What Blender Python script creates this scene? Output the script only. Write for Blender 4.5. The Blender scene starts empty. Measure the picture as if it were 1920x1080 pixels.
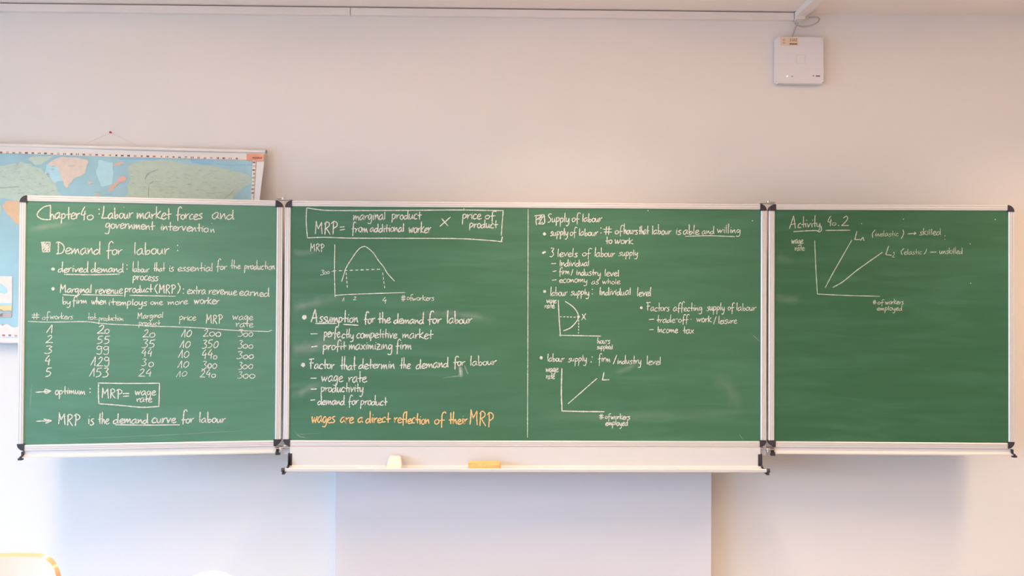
import bpy, bmesh, math, random
from mathutils import Vector, Matrix
rnd = random.Random(7)
sc = bpy.context.scene
# ---------------------------------------------------------------- camera
F = 1440.0                                                   # focal length in px of the 1920 px wide frame
CAM = Vector((-0.11546, -3.18405, 1.62482)); YAW, PITCH, ROLL = 0.01698, 0.00962, 0.00531
fw = Vector((math.sin(YAW)*math.cos(PITCH), math.cos(YAW)*math.cos(PITCH), math.sin(PITCH)))
rt0 = Vector((math.cos(YAW), -math.sin(YAW), 0)); up0 = rt0.cross(fw)
RT = math.cos(ROLL)*rt0 + math.sin(ROLL)*up0; UP = -math.sin(ROLL)*rt0 + math.cos(ROLL)*up0
cam = bpy.data.objects.new('camera', bpy.data.cameras.new('camera'))
sc.collection.objects.link(cam); sc.camera = cam
cam.data.lens = F / 1920 * 36; cam.data.sensor_width = 36; cam.data.clip_start = 0.02
cam.matrix_world = Matrix(((RT.x, UP.x, -fw.x, CAM.x), (RT.y, UP.y, -fw.y, CAM.y), (RT.z, UP.z, -fw.z, CAM.z), (0, 0, 0, 1)))
# ---------------------------------------------------------------- sky and exposure
w = bpy.data.worlds.new('sky'); sc.world = w; w.use_nodes = True
w.node_tree.nodes['Background'].inputs[0].default_value = (0.90, 0.95, 1.0, 1); w.node_tree.nodes['Background'].inputs[1].default_value = 2.5
vs = sc.view_settings; vs.view_transform = 'Standard'; vs.look = 'None'; vs.gamma = 1; vs.use_curve_mapping = False
vs.exposure = 0.0
sc.cycles.use_denoising = True
sc.cycles.max_bounces = 8; sc.cycles.diffuse_bounces = 5
WALL_Y, CEIL, XL, XR, YB = 0.22, 2.895, -6.2, 5.2, -8.4
# ---------------------------------------------------------------- daylight through the windows of the left wall
DAY = 230; DAYCOL = (0.30, 0.60, 1.0); DAYTILT = 45
WINDOWS = [(-3.3, -1.3), (-5.7, -3.7), (-8.1, -6.1)]; WZ0, WZ1 = 0.9, 2.35
def area(name, loc, rot, sx, sy, e, col, spread=180):
    l = bpy.data.lights.new(name, 'AREA'); l.shape = 'RECTANGLE'; l.size = sx; l.size_y = sy; l.energy = e; l.color = col; l.spread = math.radians(spread)
    o = bpy.data.objects.new(name, l); sc.collection.objects.link(o); o.location = loc; o.rotation_euler = rot; return o
for a, b in WINDOWS:
    area('window_daylight', (XL + 0.35, (a + b) / 2, (WZ0 + WZ1) / 2), (0, math.radians(-90 + DAYTILT), 0), WZ1 - WZ0 - .1, b - a - .1, DAY, DAYCOL, 125)
# ---------------------------------------------------------------- warm ceiling lamps (two rows running towards the board wall, plus an added middle fill row)
LAMP = 26; ADDED_UPLIGHT = 11; LAMPCOL = (1.0, 0.72, 0.48); LAMPSPREAD = 128; LAMP_Z = 2.79
LAMPS = [(x, y) for x in (-1.9, 0.2, 2.3) for y in (-1.12, -3.2, -5.2)]
# ---------------------------------------------------------------- handwriting: single-stroke letter shapes
# advance | strokes ; x-height = 1, ascender = 2, descender = -1 ; a doubled point is a sharp corner
LOW = {
'a': (0.95, ["0.78 0.92 0.5 1.0 0.12 0.6 0.1 0.16 0.34 0.0 0.64 0.4 0.74 0.82 0.74 0.82 0.74 0.28 0.92 0.06"]),
'b': (0.85, ["0.1 2.0 0.15 1.0 0.2 0.0 0.2 0.0 0.34 0.6 0.62 0.72 0.76 0.4 0.5 0.0 0.2 0.04"]),
'c': (0.75, ["0.68 0.88 0.4 0.98 0.08 0.5 0.2 0.05 0.68 0.1"]),
'd': (0.95, ["0.68 0.62 0.4 0.78 0.04 0.35 0.16 -0.02 0.46 0.04 0.72 0.5", "0.72 2.0 0.74 1.0 0.78 0.1 0.92 0.04"]),
'e': (0.8, ["0.12 0.4 0.5 0.52 0.7 0.8 0.46 0.98 0.12 0.6 0.16 0.12 0.44 -0.02 0.86 0.18"]),
'f': (0.72, ["0.88 1.78 0.66 2.0 0.36 1.75 0.3 0.9 0.34 -0.55", "0.0 0.66 0.0 0.66 0.74 0.8"]),
'g': (0.9, ["0.7 0.82 0.4 0.98 0.1 0.55 0.25 0.1 0.55 0.3 0.74 0.92 0.74 0.92 0.76 0.1 0.66 -0.8 0.35 -1.0 0.05 -0.85"]),
'h': (0.85, ["0.12 2.0 0.14 1.0 0.16 0.0 0.16 0.0 0.3 0.75 0.55 0.85 0.66 0.4 0.74 0.0"]),
'i': (0.4, ["0.2 0.95 0.18 0.5 0.25 0.0", "0.26 1.36 0.3 1.30"]),
'j': (0.4, ["0.24 0.95 0.24 0.0 0.1 -0.9"]),
'k': (0.85, ["0.12 2.0 0.14 1.0 0.16 0.0", "0.74 1.2 0.2 0.55 0.2 0.55 0.45 0.22 0.9 0.0"]),
'l': (0.38, ["0.16 2.0 0.15 1.0 0.2 0.02"]),
'm': (1.2, ["0.06 0.95 0.12 0.5 0.1 0.0 0.1 0.0 0.3 0.6 0.48 0.9 0.48 0.9 0.52 0.5 0.56 0.05 0.56 0.05 0.74 0.6 0.92 0.86 0.92 0.86 1.0 0.4 1.1 0.0"]),
'n': (0.85, ["0.06 0.92 0.12 0.5 0.12 0.0 0.12 0.0 0.34 0.62 0.56 0.88 0.56 0.88 0.64 0.4 0.76 0.0"]),
'o': (0.8, ["0.42 0.95 0.12 0.68 0.14 0.18 0.42 0.02 0.7 0.32 0.66 0.8 0.42 0.95 0.36 0.9"]),
'p': (0.85, ["0.12 0.95 0.14 0.3 0.12 -1.0", "0.12 0.8 0.4 1.0 0.7 0.75 0.6 0.3 0.35 0.1 0.16 0.2"]),
'q': (0.9, ["0.7 0.85 0.4 0.98 0.1 0.5 0.3 0.05 0.7 0.7", "0.74 0.95 0.76 -1.0"]),
'r': (0.66, ["0.06 0.94 0.12 0.5 0.14 0.0 0.14 0.0 0.2 0.45 0.36 0.8 0.66 0.94"]),
's': (0.68, ["0.66 0.98 0.34 0.92 0.16 0.68 0.42 0.5 0.6 0.22 0.38 -0.04 0.0 0.0"]),
't': (0.68, ["0.32 1.9 0.34 0.9 0.4 0.0", "0.0 0.72 0.0 0.72 0.78 0.86"]),
'u': (0.88, ["0.1 0.95 0.1 0.4 0.26 0.02 0.52 0.25 0.66 0.92 0.66 0.92 0.66 0.3 0.8 0.02"]),
'v': (0.78, ["0.08 0.95 0.2 0.5 0.32 0.02 0.32 0.02 0.5 0.5 0.74 0.95"]),
'w': (1.12, ["0.06 1.0 0.16 0.5 0.26 0.02 0.26 0.02 0.42 0.5 0.54 0.85 0.54 0.85 0.6 0.4 0.7 0.04 0.7 0.04 0.86 0.5 1.06 0.98"]),
'x': (0.8, ["0.08 0.92 0.08 0.92 0.72 0.0", "0.74 0.95 0.74 0.95 0.08 0.0"]),
'y': (0.85, ["0.1 0.95 0.12 0.4 0.3 0.08 0.54 0.3 0.7 0.92 0.7 0.92 0.7 0.0 0.6 -0.75 0.34 -1.0 0.08 -0.9"]),
'z': (0.8, ["0.1 0.95 0.1 0.95 0.68 0.95 0.68 0.95 0.1 0.02 0.1 0.02 0.74 0.05", "0.18 0.48 0.18 0.48 0.62 0.5"]),
}
CAP = {
'A': (1.3, ["0.0 0.0 0.0 0.0 0.55 2.0 0.55 2.0 0.75 1.0 0.95 0.0", "0.2 0.62 0.2 0.62 0.95 0.7"]),
'C': (1.2, ["1.1 1.8 0.6 1.9 0.1 1.0 0.4 0.1 1.1 0.15"]),
'D': (1.35, ["0.35 1.8 0.36 1.0 0.4 0.05", "0.0 1.75 0.4 1.95 1.0 1.5 1.25 0.85 0.9 0.2 0.15 0.0"]),
'E': (1.0, ["0.8 2.0 0.2 1.9 0.12 1.2 0.1 0.3 0.3 0.0 0.85 0.1", "0.15 1.0 0.7 1.1"]),
'F': (1.1, ["0.0 1.9 0.0 1.9 1.0 2.0", "0.4 1.95 0.4 1.0 0.45 0.0", "0.15 1.1 0.15 1.1 0.95 1.15"]),
'I': (0.45, ["0.15 2.0 0.15 1.0 0.18 0.0"]),
'L': (1.0, ["0.25 2.0 0.22 1.0 0.02 0.0 0.02 0.0 0.5 0.04 0.95 0.1"]),
'M': (1.5, ["0.1 2.05 0.12 1.0 0.08 0.0", "0.1 1.9 0.1 1.9 0.5 0.85 0.55 0.95 1.05 1.9 1.05 1.9 1.1 1.0 1.25 0.0"]),
'P': (1.1, ["0.32 1.8 0.34 1.0 0.36 -0.05", "0.0 1.6 0.4 1.95 0.95 1.7 0.95 1.2 0.4 0.85"]),
'R': (1.25, ["0.2 1.8 0.2 1.0 0.2 0.0", "0.05 1.6 0.4 1.95 0.85 1.75 0.85 1.3 0.35 0.95 0.35 0.95 0.7 0.5 1.1 0.0"]),
'S': (1.0, ["0.85 1.85 0.5 2.0 0.15 1.7 0.35 1.2 0.75 0.7 0.65 0.2 0.1 0.05"]),
'K': (1.1, ["0.15 2.0 0.18 1.0 0.15 0.0", "0.9 1.9 0.9 1.9 0.2 0.9 0.2 0.9 0.95 0.0"]),
'1': (0.95, ["0.0 0.1 0.0 0.1 0.7 2.0 0.7 2.0 0.68 1.0 0.7 0.0"]),
'2': (1.15, ["0.25 1.6 0.65 2.0 0.85 1.6 0.6 0.9 0.02 0.05 0.02 0.05 0.5 0.1 1.05 0.1"]),
'3': (1.05, ["0.2 1.9 0.6 2.0 0.9 1.85 0.9 1.85 0.5 1.15 0.5 1.15 0.85 0.8 0.8 0.3 0.4 0.0 0.0 0.05"]),
'4': (1.0, ["0.6 2.0 0.25 1.4 0.05 0.85 0.05 0.85 0.4 0.8 0.8 1.0", "0.68 1.35 0.62 0.7 0.6 0.0"]),
'5': (1.1, ["0.95 1.95 0.95 1.95 0.3 1.85 0.3 1.85 0.15 1.15 0.15 1.15 0.65 1.1 0.85 0.65 0.6 0.2 0.05 0.0"]),
'9': (1.0, ["0.75 1.85 0.3 1.95 0.1 1.5 0.35 1.1 0.75 1.4 0.78 1.9 0.78 1.9 0.85 0.9 0.75 0.1 0.4 0.0 0.1 0.15"]),
'0': (1.15, ["0.65 1.7 0.25 1.3 0.1 0.5 0.4 0.1 0.85 0.6 0.95 1.3 0.65 1.7 0.5 1.6"]),
'#': (1.6, ["0.5 2.0 0.5 2.0 0.45 0.0", "0.95 2.0 0.95 2.0 0.95 0.0", "0.0 1.35 0.0 1.35 1.45 1.4", "0.05 0.7 0.05 0.7 1.5 0.65"]),
'X': (1.2, ["0.1 1.9 0.1 1.9 1.0 0.0", "1.05 2.0 1.05 2.0 0.0 0.0"]),
'(': (0.5, ["0.45 2.0 0.12 1.2 0.15 0.0"]),
')': (0.5, ["0.15 2.0 0.4 1.2 0.05 0.0"]),
'/': (0.6, ["0.5 2.0 0.5 2.0 0.0 0.0"]),
'-': (0.7, ["0.1 0.9 0.1 0.9 0.6 0.95"]),
}
class Stroke(list):
    k = 1.0                                                  # thinner chalk line in small writing
def spline(p):
    """Catmull-Rom through p; doubled points stay sharp."""
    out = []
    n = len(p)
    for i in range(n - 1):
        a, b = p[i], p[i + 1]
        if abs(a[0]-b[0]) + abs(a[1]-b[1]) < 1e-6: continue
        p0 = p[i - 1] if i > 0 else a
        p3 = p[i + 2] if i + 2 < n else b
        L = math.hypot(b[0]-a[0], b[1]-a[1])
        k = max(2, min(7, int(L / 1.6) + 1))
        for j in range(k):
            t = j / k
            q = []
            for c in (0, 1):
                m1 = (b[c]-p0[c]) / 2; m2 = (p3[c]-a[c]) / 2
                if p0 == a: m1 = (b[c]-a[c])
                if p3 == b: m2 = (b[c]-a[c])
                h = 2*t**3-3*t*t+1, t**3-2*t*t+t, -2*t**3+3*t*t, t**3-t*t
                q.append(h[0]*a[c] + h[1]*m1 + h[2]*b[c] + h[3]*m2)
            out.append(tuple(q))
    out.append(p[-1])
    return out
def word(text, x0, x1, y0, y1=None, xh=8, top=None, des=None):
    """Strokes of a word in photo pixels: left/right ends, baseline at both ends, x-height, height of ascenders, depth of descenders."""
    if y1 is None: y1 = y0
    if top is None: top = xh * 2
    if des is None: des = xh * 0.85
    w = sum((LOW.get(c) or CAP[c])[0] * (1.0 if c in LOW else (0.62 * min(1.6, top / (2 * xh)) + 0.3)) for c in text)
    adv = 0; res = []
    s = (x1 - x0) / w
    slant = 0.06
    for c in text:
        low = c in LOW
        a, strokes = LOW[c] if low else CAP[c]
        k = 1.0 if low else (0.62 * min(1.6, top / (2 * xh)) + 0.3)
        jy = rnd.uniform(-0.08, 0.08) * xh; js = rnd.uniform(0.9, 1.06); ja = rnd.uniform(0.88, 1.06)
        for st in strokes:
            v = [float(t) for t in st.split()]
            pts = Stroke(); pts.k = min(1.0, max(.62, xh / 8))
            for i in range(0, len(v), 2):
                X, Y = v[i], v[i + 1]
                if low:
                    h = Y * xh * js if Y <= 1 else xh * js + (Y - 1) * (top * ja - xh * js)
                    if Y < 0: h = Y * des
                else: h = Y / 2 * top
                px = x0 + (adv + X * k) * s + slant * h
                f = (px - x0) / max(1, x1 - x0)
                if not (i >= 2 and v[i] == v[i-2] and v[i+1] == v[i-1]):
                    dx, dy = rnd.uniform(-.03, .03) * xh, rnd.uniform(-.04, .04) * xh
                pts.append((px + dx, y0 + (y1 - y0) * f - h - jy + dy))
            res.append(pts)
        adv += a * k
    return res
def num(text, x0, x1, yt, yb):
    return word(text, x0, x1, yb, yb, (yb - yt) / 2, yb - yt)
# ---------------------------------------------------------------- what is written where (photo pixels; mapped onto each board below)
W = word
def dots(*ps): return [('dot', x, y, r) for x, y, r in ps]
def line(*ps): return [[(ps[i], ps[i+1]) for i in range(0, len(ps), 2)]]
def straight(*ps):
    q = []
    for i in range(0, len(ps), 2): q += [(ps[i], ps[i+1])] * (2 if 0 < i < len(ps) - 2 else 1)
    return [q]
def dashes(x0, y0, x1, y1, n, fill=.55):
    return [[(x0+(x1-x0)*i/n, y0+(y1-y0)*i/n), (x0+(x1-x0)*(i+fill)/n, y0+(y1-y0)*(i+fill)/n)] for i in range(n)]
def colon(x, ya, yb, r=1.2): return dots((x, ya, r), (x, yb, r))
# every entry: (part name, label, width in px, colour, strokes)
LEFT = [
 ('chalk_line', 'chalk heading "Chapter 40: Labour market forces and"', 2.3, 'w',
  line(95.6,385, 83.8,387.5, 73.8,395, 69.8,402.5, 72.5,407.5, 80,411, 91.3,411.9, 95.6,410.6)
  + W('hapter',92.3,149.5,410.6,411,11,25,8) + W('4',151,162,412,None,13,26) + W('o',162,176,411.5,None,10)
  + colon(186,392.5,401,1.3) + W('Labour',191,249,409.4,None,10.5,23) + W('market',256,320,410,410,11,22)
  + W('forces',330,379,410.6,None,10,24,6) + W('and',397,439.5,411,None,11.5,19)),
 ('chalk_line', 'chalk heading "government intervention"', 2.2, 'w',
  W('government',197,289,427.5,431,9.5,16,11) + W('interventio',300,391,431,435,8.5,16) + W('n',394,403,436,None,7)),
 ('chalk_line', 'chalk square in front of the heading Demand for labour', 2.2, 'w',
  straight(76.5,454.5,94,454,93,472,80,472.5,78.5,455) + straight(80,458,83,456,80,462,87,456,80,467,91,457,82,471,92,461,86,472,92,467)
  + [('row', 'chalk heading words Demand for labour')] + W('Demand',104,189,476.3,None,12,23.5) + W('for',199,229,477,None,9.5,25,17) + W('labour',250,317,477,None,11,26) + colon(333,460,469.5)),
 ('chalk_line', 'chalk line "derived demand: labour that is essential for the production process"', 2.1, 'w',
  dots((99.5,504.5,3)) + W('derived',108.5,166,510.3,None,8,19.5) + W('demand',170,232,510.3,None,8,19) + line(120,514.2,170,515.2,224,513.9)
  + colon(238.3,497,504.3) + W('labour',248,280,510.3,None,6.8,20) + W('that',287.5,309,509,None,7,18) + W('is',316,326,509,None,7.5)
  + W('essential',332.5,399.5,508,None,7.3,16.5) + W('for',405.5,425.5,505,None,7,19.5,9) + W('the',432,451,504.3,None,7,18)
  + W('production',458,515.5,505,None,7.5,16.5,6.5) + [('row', 'second row of that line, the word process')] + W('process',248.5,296.5,524.5,526.5,8,16,6.5)),
 ('chalk_line', 'chalk line "Marginal revenue product (MRP): extra revenue earned by firm when it employs one more worker"', 2.1, 'w',
  dots((99.5,541.5,3)) + W('Marginal',112.5,172,548.7,None,8,16) + W('revenue',178.5,230,550.3,None,8.5) + W('product',233.5,285.5,548,None,8,15.5,8.5)
  + line(295,532.5,290.5,541,295,550.5) + W('MRP',298,328.5,550.5,None,8,17) + line(333.5,530.7,338,540,333,550.5)
  + line(118,552.6,143,554,150,551) + line(153,552.5,230,554) + line(243.5,553.8,329,555.5) + colon(344,542,550)
  + W('extra',350.5,386,551,None,8.5,17) + W('revenue',391,444,551.7,553,8.5) + W('earned',448,505.5,554,556,8,16)
  + [('row', 'second row reading by firm when it employs one more worker')] + W('by',116,133,570,None,7,14.5,6) + W('firm',135.5,163,569,None,7,13,12) + W('when',171,199.5,570.8,None,7.5,13.5) + W('it',202.5,216,572,None,7.5,14.5)
  + W('employs',216.5,275.5,572.6,None,7.5,13,6.5) + W('one',281.5,305.5,571.4,None,6.5) + W('more',314,352,572,570,7) + W('worker',363.5,411,570,None,8,14.5)),
 ('chalk_table', 'chalk table of workers, production, price, MRP and wage rate', 1.9, 'w',
  W('#',59,75,598.5,None,6.2,12.5) + W('of',78.5,92,599,None,5.5,15.5,5) + W('workers',93.5,137,598.5,None,6,13)
  + line(52.6,602.5,90,604,160,603.2,186,606,212,608,257,610,285,612,319,612.4,377,615,442,619.5,503,621.7,503,621.7,509.5,619.3)
  + W('tot',164,180,599.6,None,5.5,15) + dots((181.8,598.8,1)) + W('production',184.8,231.5,601,None,5.5,12.5,7)
  + W('Marginal',258,306.5,597.7,595.5,6.5,12,4) + W('product',260,300,610,None,6,11,5) + W('price',336,367.5,600.3,None,7,14,8)
  + W('MRP',386.3,416.8,606.8,None,8,17) + W('wage',435.6,474.5,599.6,None,7.5,14,7) + W('rate',442,475,613,None,7,14)
  + [('row', 'columns of chalk figures in the table', 'chalk_figures')] + num('1',87,100.5,608,624.3) + num('2',85.3,100.5,628.8,643) + num('3',83.5,99.5,648.3,662) + num('4',84,96,666.4,685) + num('5',84.7,97.5,690,706.6)
  + num('2',182,198,609.4,625) + W('o',195.5,205.5,625.8,None,8.5) + num('55',181.6,207,630,645) + num('99',179.7,205,649,664.5) + num('129',170,205.5,669,686.5) + num('153',167.7,204.5,690,707)
  + num('2',267,280.5,617.5,631.8) + W('o',279.5,291.5,633,None,9) + num('35',266,291.5,636.6,652) + num('44',265,287,654,668.4) + num('3',264.6,275.5,673,686) + W('o',277.3,289,687,None,9) + num('24',258.8,286,691.7,706)
  + num('10',339.4,361,617,632) + num('10',336.8,358.5,638,653) + num('10',334.2,356,655.6,671) + num('10',333,355.5,676,690.4) + num('10',330.3,352,695,706.6)
  + num('2',380.5,392,617,630.8) + W('oo',391.5,415,630.8,None,8.5) + num('350',378.5,411,637,652.8) + num('44',378,400,655.4,673) + W('o',399.5,407,674,None,7.5)
  + num('3',378,388.5,676.8,691.7) + W('oo',388,407,690.5,None,9.5) + W('o',389,397,690.5,None,9.5) + num('24',374.7,396,693.6,708) + W('o',395.5,405,708,None,7)
  + num('3',446,456.5,617.8,630.8) + W('oo',455.5,475,630.8,None,8) + num('3',446,455.5,638.5,653.4) + W('oo',454.5,475.5,653.4,None,8)
  + num('3',443.6,455.5,658.6,672.2) + W('oo',455,476,672.2,None,8) + num('3',446.6,455,678.7,692.3) + W('oo',454,475,692,None,8.5) + num('3',445.3,455.5,696.9,709.2) + W('oo',454.5,479,709.2,None,8.5)),
 ('chalk_line', 'chalk line "optimum:" after an arrow', 2.2, 'w',
  line(67,735.6,95,733.2) + straight(84,730,86,730,95.6,733.2,88,737.3,84,736.5,84.5,730.5) + W('optimum',102.5,160,739.3,None,8,16,8) + colon(169,728.8,735.6)
  + [('row', 'box drawn around MRP = wage rate', 'chalk_box')] + line(183.8,718.2,240,719,299.4,718.6) + line(299.2,718.6,298,763) + line(184.8,720,184.6,740,185.6,757) + line(185.6,757,220,759.5,256,763,275,763.6,298,762)
  + [('row', 'boxed equation MRP = wage rate')] + W('MRP',190.8,228.5,745.5,747.5,9,18.5) + line(230.6,738,242,737.6) + line(231,743,241.8,742.3) + W('wage',252.5,292,741,None,8,15,7) + W('rate',255.8,285,754,None,7.5,13)),
 ('chalk_line', 'chalk line "MRP is the demand curve for labour"', 2.3, 'w',
  line(68.5,789.8,96,788.9) + straight(82,785.6,97,788.8,85.6,793.5) + W('MRP',108.8,149.5,796,798,11,21.5) + W('is',164,176,795.6,None,11) + W('the',183.8,204.5,794.4,None,9.5,22)
  + W('demand',212,278.5,793.8,None,8.8,20.5) + W('curve',284.4,330,793,None,9.5) + line(216,796.5,280,797,336.9,796.5) + W('for',340,363.5,793,None,8.5,24,5) + W('labour',372.5,423,792.5,None,8.5,20)),
]
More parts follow.
